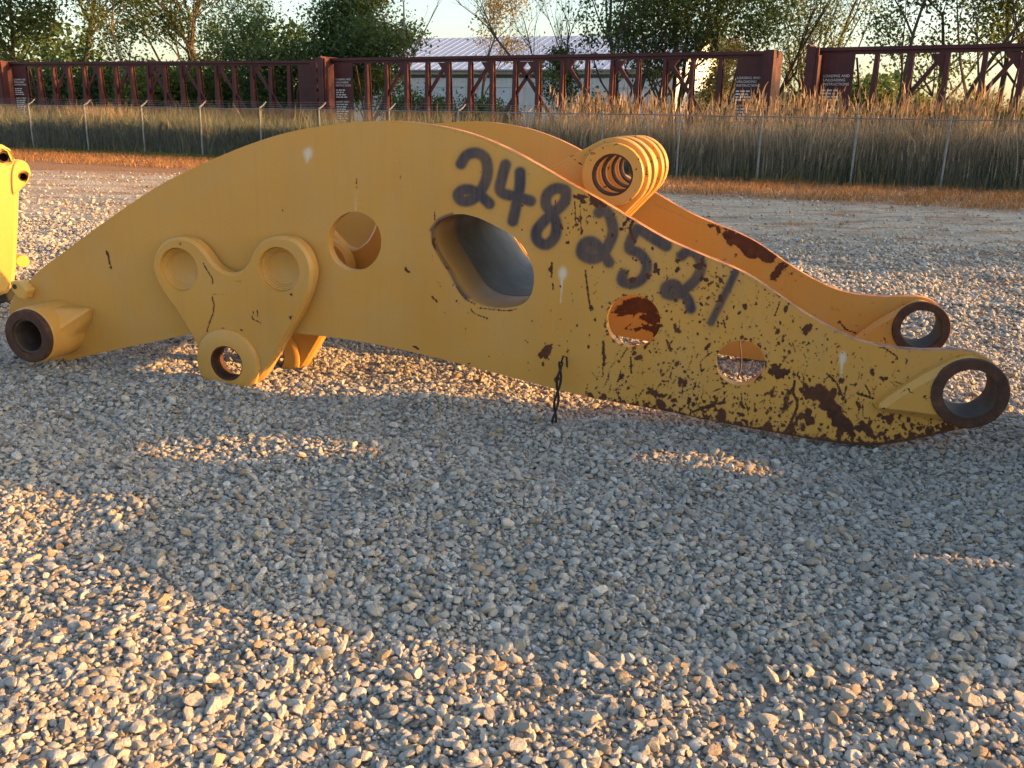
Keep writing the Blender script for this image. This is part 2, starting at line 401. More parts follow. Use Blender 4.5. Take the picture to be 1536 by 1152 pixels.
# a stone half buried under another is no single stone
top300 = np.argsort(-(size_px * (1 + 0.6 * (pts[:, 2] - hgt(pts[:, 0], pts[:, 1])) / pts[:, 3])))[:300]
for i in top300:
    o = link('stone', stone_lo[var[i]], ground)
    o.location = pts[i, :3]; o.rotation_euler = rot[i]; o.scale = (pts[i, 3],) * 3
mask = np.ones(len(pts), bool); mask[top300] = False
pts, rot, var = pts[mask], rot[mask], var[mask]
gm = bpy.data.meshes.new('gravel'); gm.vertices.add(len(pts)); gm.vertices.foreach_set('co', pts[:, :3].astype(np.float32).ravel())
fattr(gm, 'size', pts[:, 3])
a = gm.attributes.new('turn', 'FLOAT_VECTOR', 'POINT'); a.data.foreach_set('vector', rot.astype(np.float32).ravel())
a = gm.attributes.new('pick', 'INT', 'POINT'); a.data.foreach_set('value', var.astype(np.int32))
gravel = link('gravel', gm, ground); gm.materials.append(M['stone'])
tag(gravel, 'loose crushed grey and tan limestone covering the yard', kind='stuff')
shapes = bpy.data.collections.new('stone_shapes')
for me in stone_lo:
    shapes.objects.link(bpy.data.objects.new('stone_shape', me))
ng = bpy.data.node_groups.new('scatter_gravel', 'GeometryNodeTree')
ng.interface.new_socket('Geometry', in_out='INPUT', socket_type='NodeSocketGeometry')
ng.interface.new_socket('Geometry', in_out='OUTPUT', socket_type='NodeSocketGeometry')
N = ng.nodes.new; gi = N('NodeGroupInput'); go = N('NodeGroupOutput')
m2p = N('GeometryNodeMeshToPoints'); iop = N('GeometryNodeInstanceOnPoints'); ci = N('GeometryNodeCollectionInfo')
ci.inputs['Collection'].default_value = shapes; ci.inputs['Separate Children'].default_value = True; ci.inputs['Reset Children'].default_value = True
def named(nm, ty):
    n = N('GeometryNodeInputNamedAttribute'); n.data_type = ty; n.inputs[0].default_value = nm; return n.outputs[0]
e2r = N('FunctionNodeEulerToRotation')
L = ng.links.new
L(gi.outputs[0], m2p.inputs['Mesh']); L(m2p.outputs[0], iop.inputs['Points']); L(ci.outputs[0], iop.inputs['Instance'])
iop.inputs['Pick Instance'].default_value = True
L(named('pick', 'INT'), iop.inputs['Instance Index']); L(named('turn', 'FLOAT_VECTOR'), e2r.inputs[0]); L(e2r.outputs[0], iop.inputs['Rotation'])
L(named('size', 'FLOAT'), iop.inputs['Scale']); L(iop.outputs[0], go.inputs[0])
md = gravel.modifiers.new('scatter', 'NODES'); md.node_group = ng


# ------------------------------------------------------------------ the loader boom
AXIS = radians(-15)                            # direction of the boom's length on the ground
AX = np.array([cos(AXIS), sin(AXIS), 0.]); AN = np.array([-sin(AXIS), cos(AXIS), 0.])   # along it, and away from the camera
P0 = ground_at(1310, 668)                      # where the near plate touches the gravel
GAP = 1.5
def loc_at(x, y, off=0.0):
    """photo pixel -> (s, z) on the boom's plane `off` metres behind the near plate's face"""
    d = ray(x, y); t = ((P0 + AN * off - CC) @ AN) / (d @ AN); P = CC + d * t
    return ((P - P0) @ AX, P[2])
def loc_px(s, y, z):
    P = P0 + np.outer(s, AX) + np.outer(y, AN); P[:, 2] += z
    return project(P)
def spline(px, n=5, closed=True):
    P = np.array(px, float); m = len(P); out = []
    for i in range(m if closed else m - 1):
        p0, p1, p2, p3 = (P[(i - 1) % m], P[i], P[(i + 1) % m], P[(i + 2) % m]) if closed else (P[max(i-1,0)], P[i], P[i+1], P[min(i+2,m-1)])
        for k in range(n):
            t = k / n
            out.append(0.5 * ((2*p1) + (-p0+p2)*t + (2*p0-5*p1+4*p2-p3)*t*t + (-p0+3*p1-3*p2+p3)*t**3))
    if not closed: out.append(P[-1])
    return np.array(out)
def inside(poly, pts):
    x, y = pts[:, 0], pts[:, 1]; res = np.zeros(len(pts), bool); n = len(poly)
    for i in range(n):
        (x1, y1), (x2, y2) = poly[i], poly[(i + 1) % n]
        if y1 == y2: continue
        c = ((y1 > y) != (y2 > y)) & (x < (x2 - x1) * (y - y1) / (y2 - y1) + x1)
        res ^= c
    return res
def fill(outline, holes, inner=None):
    loops = [np.asarray(outline)] + [np.asarray(h) for h in holes]
    V = np.concatenate(loops + ([inner] if inner is not None and len(inner) else [])); E = []; b = 0
    for lp in loops:
        n = len(lp); E += [(b + i, b + (i + 1) % n) for i in range(n)]; b += n
    r = delaunay_2d_cdt([Vector(p) for p in V], E, [], 0, 1e-7)
    vv = np.array([(p.x, p.y) for p in r[0]]); ff = np.array([f for f in r[2] if len(f) == 3])
    c = vv[ff].mean(1); ok = inside(loops[0], c)
    for h in loops[1:]: ok &= ~inside(h, c)
    return vv, ff[ok]
def inset(poly, d):
    P = np.asarray(poly, float); a = np.roll(P, 1, 0); b = np.roll(P, -1, 0); t = b - a; t /= np.linalg.norm(t, axis=1)[:, None] + 1e-12
    n = np.stack([-t[:, 1], t[:, 0]], 1)
    area = 0.5 * np.sum(P[:, 0] * np.roll(P[:, 1], -1) - np.roll(P[:, 0], -1) * P[:, 1])
    return P + n * d * (1 if area > 0 else -1)
def plate(name, outline, holes, y0, y1, mat, parent, cham=0.0, hcham=None, inner=None, paint=None, rim=None):
    """flat steel plate: front at y0 (towards the camera), back at y1, cut-outs through it"""
    outline = np.asarray(outline); holes = [np.asarray(h) for h in holes]
    fo = inset(outline, cham) if cham else outline
    hc = cham if hcham is None else hcham
    fh = [inset(h, -hc) if cham else h for h in holes]
    V, F = [], []; mi = []
    def put(p2, y): 
        b = sum(len(v) for v in V); V.append(np.stack([p2[:, 0], np.full(len(p2), y), p2[:, 1]], 1)); return b
    fv, ff = fill(fo, fh, inner)
    # make the front face look at the camera (normal -y)
    e1 = fv[ff[:, 1]] - fv[ff[:, 0]]; e2 = fv[ff[:, 2]] - fv[ff[:, 0]]
    s = e1[:, 0] * e2[:, 1] - e1[:, 1] * e2[:, 0]; ff[s < 0] = ff[s < 0][:, ::-1]
    b = put(fv, y0); F += [tuple(x) for x in ff + b]; mi += [0] * len(ff)
    bv, bf = fill(outline, holes)
    e1 = bv[bf[:, 1]] - bv[bf[:, 0]]; e2 = bv[bf[:, 2]] - bv[bf[:, 0]]
    s = e1[:, 0] * e2[:, 1] - e1[:, 1] * e2[:, 0]; bf[s > 0] = bf[s > 0][:, ::-1]
    b = put(bv, y1); F += [tuple(x) for x in bf + b]; mi += [0] * len(bf)
    for k, (lo, full) in enumerate(zip([fo] + fh, [outline] + holes)):
        n = len(full); ar = 0.5 * np.sum(full[:, 0] * np.roll(full[:, 1], -1) - np.roll(full[:, 0], -1) * full[:, 1])
        rings = [(lo, y0)] + ([(full, y0 + cham)] if cham else []) + [(full, y1)]
        for (pa, ya), (pb, yb) in zip(rings[:-1], rings[1:]):
            b0 = put(np.asarray(pa), ya); b1 = put(np.asarray(pb), yb)
            for i in range(n):
                j = (i + 1) % n; qd = (b0 + i, b1 + i, b1 + j, b0 + j)
                out = (ar > 0) == (k == 0)
                F.append(qd[::-1] if out else qd); mi.append(1 if rim and k == 0 else 0)
    V = np.concatenate(V); me = bpy.data.meshes.new(name); me.from_pydata(V.tolist(), [], F)
    me.materials.append(mat)
    if rim: me.materials.append(rim)
    me.polygons.foreach_set('material_index', mi)
    # smooth along the curved rims, crisp at the corners
    me.polygons.foreach_set('use_smooth', [True] * len(me.polygons)); me.set_sharp_from_angle(angle=radians(30))
    if paint is not None: paint(me, V)
    me.update()
    return link(name, me, parent)
def circle(c, r, n=40, rz=None):
    return np.array([(c[0] + r * cos(2*pi*k/n), c[1] + (rz or r) * sin(2*pi*k/n)) for k in range(n)])
def pxs(pts, off=0.0): return np.array([loc_at(x, y, off) for x, y in pts])

# --- marks on the plates, laid out in a field over the plate -------------------------------
class Field:
    def __init__(s, w=1560, h=720): s.a = np.zeros((h, w), np.float32); s.h, s.w = h, w
    def win(s, x0, x1, y0, y1):
        x0, x1 = max(0, int(x0)), min(s.w, int(x1) + 2); y0, y1 = max(0, int(y0)), min(s.h, int(y1) + 2)
        if x1 <= x0 or y1 <= y0: return None
        Y, X = np.mgrid[y0:y1, x0:x1]; return slice(y0, y1), slice(x0, x1), X.astype(np.float32), Y.astype(np.float32)
    def stroke(s, pts, wd, soft, val=1.0):
        wds = wd if hasattr(wd, '__len__') else [wd] * len(pts)
        for i in range(len(pts) - 1):
            (x1, y1), (x2, y2) = pts[i], pts[i+1]; mw = max(wds[i], wds[i+1]) + soft + 1
            wv = s.win(min(x1,x2)-mw, max(x1,x2)+mw, min(y1,y2)-mw, max(y1,y2)+mw)
            if wv is None: continue
            sy, sx, X, Y = wv; L2 = (x2-x1)**2+(y2-y1)**2 + 1e-6
            t = np.clip(((X-x1)*(x2-x1)+(Y-y1)*(y2-y1))/L2, 0, 1)
            d = np.hypot(X-x1-t*(x2-x1), Y-y1-t*(y2-y1)); r = wds[i] + (wds[i+1]-wds[i])*t
            m = np.clip((r + soft - d) / (2*soft), 0, 1); m = m*m*(3-2*m)*val
            s.a[sy, sx] = np.maximum(s.a[sy, sx], m)
    def blob(s, x, y, rx, ry, ang, val=1.0):
        m = max(rx, ry) * 1.6 + 1; wv = s.win(x-m, x+m, y-m, y+m)
        if wv is None: return
        sy, sx, X, Y = wv; c, q = cos(ang), sin(ang)
        u = ((X-x)*c+(Y-y)*q)/rx; v = (-(X-x)*q+(Y-y)*c)/ry; d = np.sqrt(u*u+v*v)
        s.a[sy, sx] = np.maximum(s.a[sy, sx], np.clip(1.6-1.1*d, 0, 1)*val)
    def at(s, x, y, rag=0.0):
        if rag:
            x, y = x + rag*(np.sin(y*1.9+x*.7)+.7*np.sin(y*.83-x*1.3+1)), y + rag*(np.sin(x*1.7-y*.6)+.7*np.sin(x*.77+y*1.1+2))
        x = np.clip(x, 0, s.w-2); y = np.clip(y, 0, s.h-2); i = x.astype(int); j = y.astype(int); fx = x-i; fy = y-j; A = s.a
        return A[j,i]*(1-fx)*(1-fy)+A[j,i+1]*fx*(1-fy)+A[j+1,i]*(1-fx)*fy+A[j+1,i+1]*fx*fy
def zz(ox, oy, pts): return [(ox + x / 3.84, oy + y / 3.84) for x, y in pts]
def smooth_line(pts): return [tuple(p) for p in spline(pts, 4, False)]

spray = Field()
DIG = [
 zz(600,180,[(352,252),(385,203),(440,190),(490,220),(505,290),(490,360),(450,430),(400,465),(352,462),(335,428),(370,402),(420,408),(470,440),(515,482)]),
 zz(600,180,[(608,258),(588,330),(575,395),(600,425),(660,440),(752,466)]),
 zz(600,180,[(692,302),(690,380),(672,480),(650,582)]),
 zz(600,180,[(950,402),(895,395),(848,430),(842,490),(880,545),(902,610),(888,680),(840,718),(792,692),(787,640),(830,582),(890,530),(948,470),(955,410)]),
 zz(600,180,[(1145,535),(1165,515),(1205,550),(1228,640),(1200,720),(1160,780),(1100,800),(1045,768),(1060,712),(1110,702),(1160,750),(1203,820)]),
 zz(850,190,[(440,600),(500,640),(572,685)]),
 zz(850,190,[(405,590),(372,650),(362,705),(420,730),(462,795),(440,870),(380,905),(320,890),(325,850)]),
 zz(850,190,[(660,745),(700,718),(750,735),(775,800),(750,870),(700,922),(630,970),(570,960),(575,920),(622,908),(662,950),(700,1000),(715,1048)]),
 zz(850,190,[(975,832),(930,930),(880,1030),(832,1128)]),
]
for k, d in enumerate(DIG):
    spray.stroke(smooth_line(d), 8.8 if k < 5 else (9.5 if k in (5,) else 8.4 if k < 8 else 6.2), 3.0, 1.0 if k < 4 else 0.97)
    spray.stroke(smooth_line(d), 12, 8, 0.16)                        # overspray
# solid fills where the loops of the 2s have run together
for x, y, r in ((705,290,9),(885,375,15),(1010,440,14)): spray.blob(x, y, r, r*.8, 0.3, 0.9)
# soot and grease round the oval opening
for p in ([(650,350),(652,365),(662,385),(675,405),(688,430),(700,447)], [(648,345),(660,330),(678,323)]):
    spray.stroke(smooth_line(p), 3.6, 2.2, 0.92)

rust = Field()
def dens(x, y):
    """how thickly the paint is chipped at a photo pixel"""
    d = np.interp(x, [560, 680, 820, 900, 1000, 1180, 1330, 1420, 1500], [0.0, 0.04, 0.10, 0.42, 0.95, 1.0, 0.55, 0.4, 0.15])
    return d
r2 = np.random.default_rng(5)
n = 0
while n < 2500:
    x = r2.uniform(580, 1500); y = r2.uniform(190, 668)
    if r2.random() > dens(x, y): continue
    big = r2.random() < 0.05
    rx = r2.uniform(3, 7) if big else np.exp(r2.normal(0.50, 0.34)); ry = max(rx * r2.uniform(0.28, 0.7), .75)
    rust.blob(x, y, rx, ry, r2.normal(1.9, 0.6), r2.uniform(0.65, 1.0)); n += 1
    if r2.random() < .16: rust.stroke([(x, y), (x + r2.normal(0, .8), y + r2.uniform(8, 26))], [rx * .6, .5], 1.2, .30)
for _ in range(210):                           # scrapes and scratches, mostly low on the bucket end
    x = r2.uniform(880, 1480); y = np.interp(x, [880, 1500], [595, 640]) - abs(r2.normal(0, 55)); a_ = r2.normal(1.75, .55); ln = r2.uniform(6, 26); b_ = r2.normal(0, .12)
    rust.stroke([(x + ln*k*cos(a_ + b_*k), y + ln*k*sin(a_ + b_*k)) for k in (0, .33, .66, 1)], [.4, r2.uniform(.6, 1.3), .9, .3], .9, r2.uniform(.55, .95))
# spatter in drifts
for cx, cy, sx, sy, k in ((1060,440,60,45,150),(1010,560,70,40,120),(1170,540,45,40,110),(1230,600,45,35,120),(930,340,30,30,60),(1120,610,80,22,110),(1350,640,60,16,90),(870,330,35,14,40)):
    for _ in range(k):
        rx = np.exp(r2.normal(0.4, 0.5)); rust.blob(r2.normal(cx, sx*.6), r2.normal(cy, sy*.6), rx, rx*r2.uniform(.35,.8), r2.uniform(0,3.1), r2.uniform(.5,1))
# the single big marks one can recognise
for x, y, rx, ry, a_, v in ((1235,598,22,12,0.9,1),(1215,590,14,8,0.5,.9),(1258,632,10,22,-0.7,1),(1212,628,12,8,0.7,1),(1190,640,5,18,0.3,.7),(1168,558,13,8,0.3,1),
        (820,527,6,15,0.6,1),(893,302,14,6,.35,1),(870,297,11,5,.5,.9),(1295,640,13,10,0.2,.9),(1330,628,12,6,0.2,.9),(1212,492,12,5,-.8,1),(1166,498,7,4,-1,.9),
        (1326,568,7,4,0.1,1),(1345,605,9,10,0.2,.9),(1378,600,6,4,0,.9),(1390,598,5,4,0,.9),(1180,600,6,18,.2,.55),(1050,395,5,9,.1,.8),(985,405,4,11,-.25,.9),(1005,520,10,4,1.2,.7),(1060,610,18,5,-.3,.8),(985,592,16,5,.2,.8)):
    c_, s_ = cos(a_), sin(a_)                  # each a ragged cluster of flakes
    for _ in range(int(6 + rx * ry * .12)):
        g1, g2 = r2.normal(0, .45), r2.normal(0, .45); q_ = r2.uniform(.22, .5)
        rust.blob(x + g1*rx*c_ - g2*ry*s_, y + g1*rx*s_ + g2*ry*c_, max(rx*q_, 1.4), max(ry*q_*r2.uniform(.6,1.3), 1.0), a_ + r2.normal(0, .5), v)
for p, wd in (([(878,406),(882,440),(886,466)],1.3),([(828,394),(827,415)],1.4),([(829,425),(830,434)],1.3),([(905,512),(906,548)],1.8),([(946,535),(947,560)],1.2),
        ([(1240,560),(1255,575),(1262,592)],1.3),([(1192,572),(1190,590),(1196,606),(1188,630),(1178,648)],1.8),([(1245,605),(1252,625),(1268,645)],3.5),([(1286,590),(1298,594),(1310,598)],1.6),
        ([(1325,521),(1340,531),(1345,535)],1.2),([(620,520),(628,523)],1.4),([(648,445),(656,453)],1.4),([(607,402),(613,408)],1.6),([(160,377),(164,390),(166,402)],1.5),
        ([(425,308),(424,318)],.8),([(534,268),(534,290)],.7),([(600,264),(602,272)],.7),([(652,318),(652,330)],.9),([(706,463),(712,470),(732,478)],.8),([(862,302),(864,340)],.8),([(870,305),(872,350)],.7),
        ([(833,298),(833,345)],.6),([(1170,452),(1162,475)],1.0),([(1085,480),(1088,492)],1.1),([(950,330),(945,345),(953,362)],2.2)):
    rust.stroke(smooth_line(p), wd, 0.9, 0.95)
BOT = [(860,592),(940,606),(1000,616),(1060,630),(1130,643),(1200,655),(1260,664),(1310,667),(1360,660),(1420,646),(1470,638)]
rust.stroke(BOT, [1,2,3,3,4,4,5,5,4,3,2], 5.0, 0.62)
for _ in range(330):                           # rust creeping up from the lower edge
    x = r2.uniform(880, 1470); yb = np.interp(x, [p[0] for p in BOT], [p[1] for p in BOT]); up_ = abs(r2.normal(0, np.interp(x, [880,1100,1300,1470],[4,9,15,7])))
    rx = np.exp(r2.normal(.9, .5)); rust.blob(x, yb - up_, rx, rx*r2.uniform(.35,.9), r2.normal(1.2,.8), r2.uniform(.5,1))
for p in ([(650,345),(649,365),(660,385),(672,405)], [(685,430),(697,447),(712,456)], [(720,462),(760,466),(775,463)]): rust.stroke(smooth_line(p), 1.3, 1.6, .7)
rust.stroke([(560,182),(640,186),(720,207),(800,245),(880,291),(960,338),(1050,385),(1100,404),(1180,452),(1280,510),(1380,527)], 0.8, 1.3, 0.5)
for cx, cy, rr in ((950,482,41),(1111,544,37)):                       # rust round the round holes
    for k in range(46):
        a_ = r2.uniform(0, 6.28); rust.blob(cx + (rr+r2.uniform(0,3))*cos(a_), cy + (rr*.95+r2.uniform(0,3))*sin(a_), r2.uniform(1,3.2), r2.uniform(.8,2), a_, r2.uniform(.5,.95))
for k in range(40):
    a_ = r2.uniform(0, 6.28); rust.blob(725 + 78*cos(a_+.0)*.98, 391 + 72*sin(a_), r2.uniform(.8,2.2), r2.uniform(.6,1.5), a_, r2.uniform(.4,.8))
drip = Field()
for x, y, rx, ry, ln in ((1264,537,5,9,40),(844,410,6,9,44),(462,230,6,8,12)):
    drip.blob(x, y, rx, ry, 0.1, 0.9); drip.stroke([(x-1,y+4),(x-2,y+ry+ln*.5),(x-3,y+ln)], [2.2,.8,.6], .8, .9)
drip.stroke([(534,286),(534,318)], .8, .8, .5)
def paint_near(me, V):
    x, y = loc_px(V[:, 0], V[:, 1], V[:, 2])
    front = V[:, 1] < 0.001
    fattr(me, 'rust', rust.at(x, y, .55) * front + 0.3 * (~front)); fattr(me, 'spray', spray.at(x, y) * (front | (x < 690))); fattr(me, 'drip', drip.at(x, y) * front)

NEAR = [(43,422),(60,405),(100,375),(150,338),(200,303),(250,272),(310,243),(370,218),(430,199),(490,188),(540,183),(590,181),(630,184),(680,193),(720,205),(760,222),
        (800,243),(850,272),(900,300),(950,330),(1000,359),(1050,381),(1090,397),(1130,417),(1165,441),(1200,465),(1240,489),(1285,510),(1330,521),(1380,526),(1430,526),(1465,530),
        (1490,545),(1503,570),(1504,595),(1495,615),(1478,634),(1458,642),(1430,646),(1400,653),(1360,662),(1310,668),(1260,665),(1200,656),(1130,643),(1060,630),(1000,617),(940,606),
        (880,595),(800,575),(700,548),(600,524),(520,509),(447,500),(400,493),(350,490),(310,494),(275,503),(200,519),(133,533),(77,546),(45,530),(22,500),(14,467),(23,440)]
near_out = pxs(spline(NEAR, 6))
H1 = circle((532,362), 40, 40, 44.5); H3 = circle((950,482), 40.5, 40, 40); H4 = circle((1111,544), 37, 36, 33.5)
OV = spline([(648,352),(655,335),(672,325),(692,321),(718,327),(745,340),(768,353),(786,372),(797,395),(801,417),(797,441),(784,456),(760,462),(730,460),(706,450),(689,432),(674,409),(655,380)], 4)
holes_px = [H1, OV, H3, H4]
near_holes = [pxs(h) for h in holes_px]
EYE = loc_at(1450, 584); EYE_R = abs(loc_at(1450, 527)[1] - EYE[1])
boom = empty('loader_boom', P0, AXIS)
tag(boom, 'huge yellow twin-plate loader boom, sprayed 248 2521, lying on the gravel', 'machine part')
# extra points on the plate's face where its marks need them
def face_points(outline, holes, step, cond):
    lo, hi = outline.min(0), outline.max(0)
    A, B = np.meshgrid(np.arange(lo[0], hi[0], step), np.arange(lo[1], hi[1], step)); P = np.stack([A.ravel(), B.ravel()], 1)
    P += rng.uniform(-.12, .12, P.shape) * step
    P = P[cond(P)]; ok = inside(inset(outline, step * .6), P)
    for h in holes: ok &= ~inside(inset(h, -step * .6), P)
    return P[ok]
ax_px = lambda P: loc_px(P[:, 0], np.zeros(len(P)), P[:, 1])
eye_hole = circle(EYE, 0.132, 44)
inner = np.concatenate([face_points(near_out, near_holes, 0.0052, lambda P: ax_px(P)[0] > 640),
                        face_points(near_out, near_holes, 0.0115, lambda P: (ax_px(P)[0] <= 640) )])
near_plate = plate('side_plate', near_out, near_holes + [eye_hole], 0.0, 0.065, M['paint'], boom, inner=inner[~inside(circle(EYE, .14, 44), inner)], paint=paint_near, rim=M['rim'])
near_plate['label'] = 'near side plate with black spray-painted numbers 248 2521 and chipped rust'
# far plate: the same cut, seen on its inner face
rustf = Field()
for _ in range(420):
    x = r2.uniform(1040, 1400); y = r2.uniform(330, 520)
    rx = np.exp(r2.normal(0.5, 0.5)); rustf.blob(x, y, rx, rx*r2.uniform(.3,.8), r2.normal(-.6,.7), r2.uniform(.35,.9)*np.interp(x,[1040,1120,1200,1300],[.6,1,.9,.55]))
for x, y, rx, ry, a_, v in ((1100,358,16,9,.5,.9),(1130,372,22,12,.4,1),(1150,385,14,8,.8,.9),(1170,405,16,6,-.8,.9),(1120,352,16,6,.6,.9),(1180,385,14,4,.5,.8),(1068,338,5,4,0,.8),(1078,345,3,6,0,.9),
        (968,458,30,9,.02,1),(935,470,22,3,.02,.9),(985,478,20,8,0.05,.9),(972,492,26,3,.03,.85),(988,500,12,10,.0,.8)):
    
    c_, s_ = cos(a_), sin(a_)
    for _ in range(int(8 + rx * ry * .12)):
        g1, g2 = r2.normal(0, .45), r2.normal(0, .45); q_ = r2.uniform(.25, .55)
        rustf.blob(x + g1*rx*c_ - g2*ry*s_, y + g1*rx*s_ + g2*ry*c_, max(rx*q_, 1.4), max(ry*q_*r2.uniform(.6,1.3), 1.0), a_ + r2.normal(0, .4), v)
for p, wd in (([(1258,480),(1268,494),(1285,500)],1.2),([(1290,500),(1330,478),(1350,465)],.8)): rustf.stroke(p, wd, .8, .9)
rustf.stroke([(980,305),(1040,332),(1097,345),(1155,375),(1200,408)], 1.0, 1.5, .5)
def paint_far(me, V):
    x, y = loc_px(V[:, 0], V[:, 1], V[:, 2]); front = V[:, 1] < GAP + 0.001
    fattr(me, 'rust', np.where(front, rustf.at(x, y, .6), 0.3))
pxf = lambda P: loc_px(P[:, 0], np.full(len(P), GAP), P[:, 1])
innerf = face_points(near_out, near_holes, 0.0105, lambda P: (pxf(P)[0] > 900))
far_plate = plate('side_plate', near_out, near_holes + [eye_hole], GAP, GAP + 0.065, M['paint'], boom, inner=innerf[~inside(circle(EYE, .145, 44), innerf)], paint=paint_far, rim=M['rim'])

# --- bucket-pin eyes: teardrop pad, thick bored boss -----------------------------------------
PAD = pxs(spline([(1316,606),(1330,592),(1370,566),(1410,545),(1450,532),(1486,547),(1500,575),(1500,600),(1478,630),(1450,637),(1415,627),(1365,619),(1325,614)], 5))
for off, sgn in ((0.0, -1), (GAP, -1)):
    pad_y0, pad_y1 = off - 0.075, off - 0.001
    pd = plate('eye_pad', PAD, [circle(EYE, 0.134, 44)], pad_y0, pad_y1, M['paint_chipped'], boom, cham=0.03)
    mb = MB(); mb.lathe(EYE, [(0.128, off - 0.088), (0.172, off - 0.088), (0.177, off - 0.083), (0.177, off - 0.06), (0.131, off - 0.06)], 64)
    mb.build('boss_ring', M['rust'], pd, 35)
    mb = MB(); mb.lathe(EYE, [(0.122, off - 0.08), (0.1285, off - 0.08), (0.1285, off + 0.12), (0.16, off + 0.12), (0.16, off + 0.16), (0.122, off + 0.16)], 64)
    mb.build('bore_sleeve', M['bore'], pd, 35)

# --- rear pivot: a bored tube standing out of the plate with a box gusset behind it ----------
for off in (-0.30,):
    PV = loc_at(40, 505, off); pr = abs(loc_at(40, 466, off)[1] - PV[1]); hr = pr * 0.66
    mb = MB(); mb.lathe(PV, [(hr, off), (pr - .006, off), (pr, off + .006), (pr, 0.02), (hr, 0.02)], 56)
    t = mb.build('pivot_tube', M['rust'], boom, 35)
    mb = MB(); mb.lathe(PV, [(hr - .012, off + .02), (hr - .001, off + .015), (hr - .001, 0.10), (hr - .012, 0.10)], 56); mb.build('bore_sleeve', M['bore'], t, 35)
    mb = MB(); mb.lathe(PV, [(pr + .001, off + .035), (pr + .012, off + .045), (pr + .012, 0.0), (pr + .001, 0.0)], 56); mb.build('painted_collar', M['paint'], t, 35)
    # gusset: top, front and lower faces tapering into the plate
    tl = loc_at(44, 458, -.24); tr_ = loc_at(138, 462, -.01); br = loc_at(80, 543, -.03)
    top_b = loc_at(60, 455, -.005)
    g = MB()
    A = (PV[0] - .02, off + .05, PV[1] + pr * .98); B = (PV[0] + pr * .92, off + .05, PV[1] + pr * .15); Cc = (PV[0] + pr * .75, off + .05, PV[1] - pr * .62)
    E1 = (tr_[0], -.03, tr_[1]); E2 = (tr_[0] - .02, -.03, tr_[1] - .075)
    Ab = (A[0], .01, A[2]); E1b = (E1[0], .01, E1[2]); E2b = (E2[0], .01, E2[2]); Cb = (Cc[0], .01, Cc[2])
    g.add([A, B, Cc, E1, E2, Ab, E1b, E2b, Cb], [(0, 1, 3), (1, 2, 4), (1, 4, 3), (0, 3, 6, 5), (3, 4, 7, 6), (2, 8, 7, 4), (0, 5, 8, 2, 1)])
    go_ = g.build('gusset', M['paint'], boom)
    bv = go_.modifiers.new('bevel', 'BEVEL'); bv.width = 0.018; bv.segments = 3; bv.limit_method = 'ANGLE'; bv.angle_limit = radians(25)
    GP = loc_at(37, 432, -.01)
    lug = MB().prism([(GP[0]-.055, GP[1]+.05), (GP[0]+.02, GP[1]+.055), (GP[0]+.075, GP[1]+.0), (GP[0]+.04, GP[1]-.065), (GP[0]-.01, GP[1]-.06), (GP[0]-.05, GP[1]-.01)], -.07, .005).build('stop_lug', M['paint_bright'], boom)
    bv = lug.modifiers.new('bevel', 'BEVEL'); bv.width = 0.012; bv.segments = 2
    MB().lathe((GP[0]-.018, GP[1]+.018), [(0.001, -.074), (.016, -.074), (.016, -.068), (.001, -.068)], 16).build('bolt_hole', M['rust'], lug)
# far rear pivot, the same on the outer side of the far plate
mb = MB(); mb.lathe(PV, [(hr, GAP + .36), (pr, GAP + .36), (pr, GAP + .05), (hr, GAP + .05)], 40); mb.build('pivot_tube', M['rust'], boom, 35)

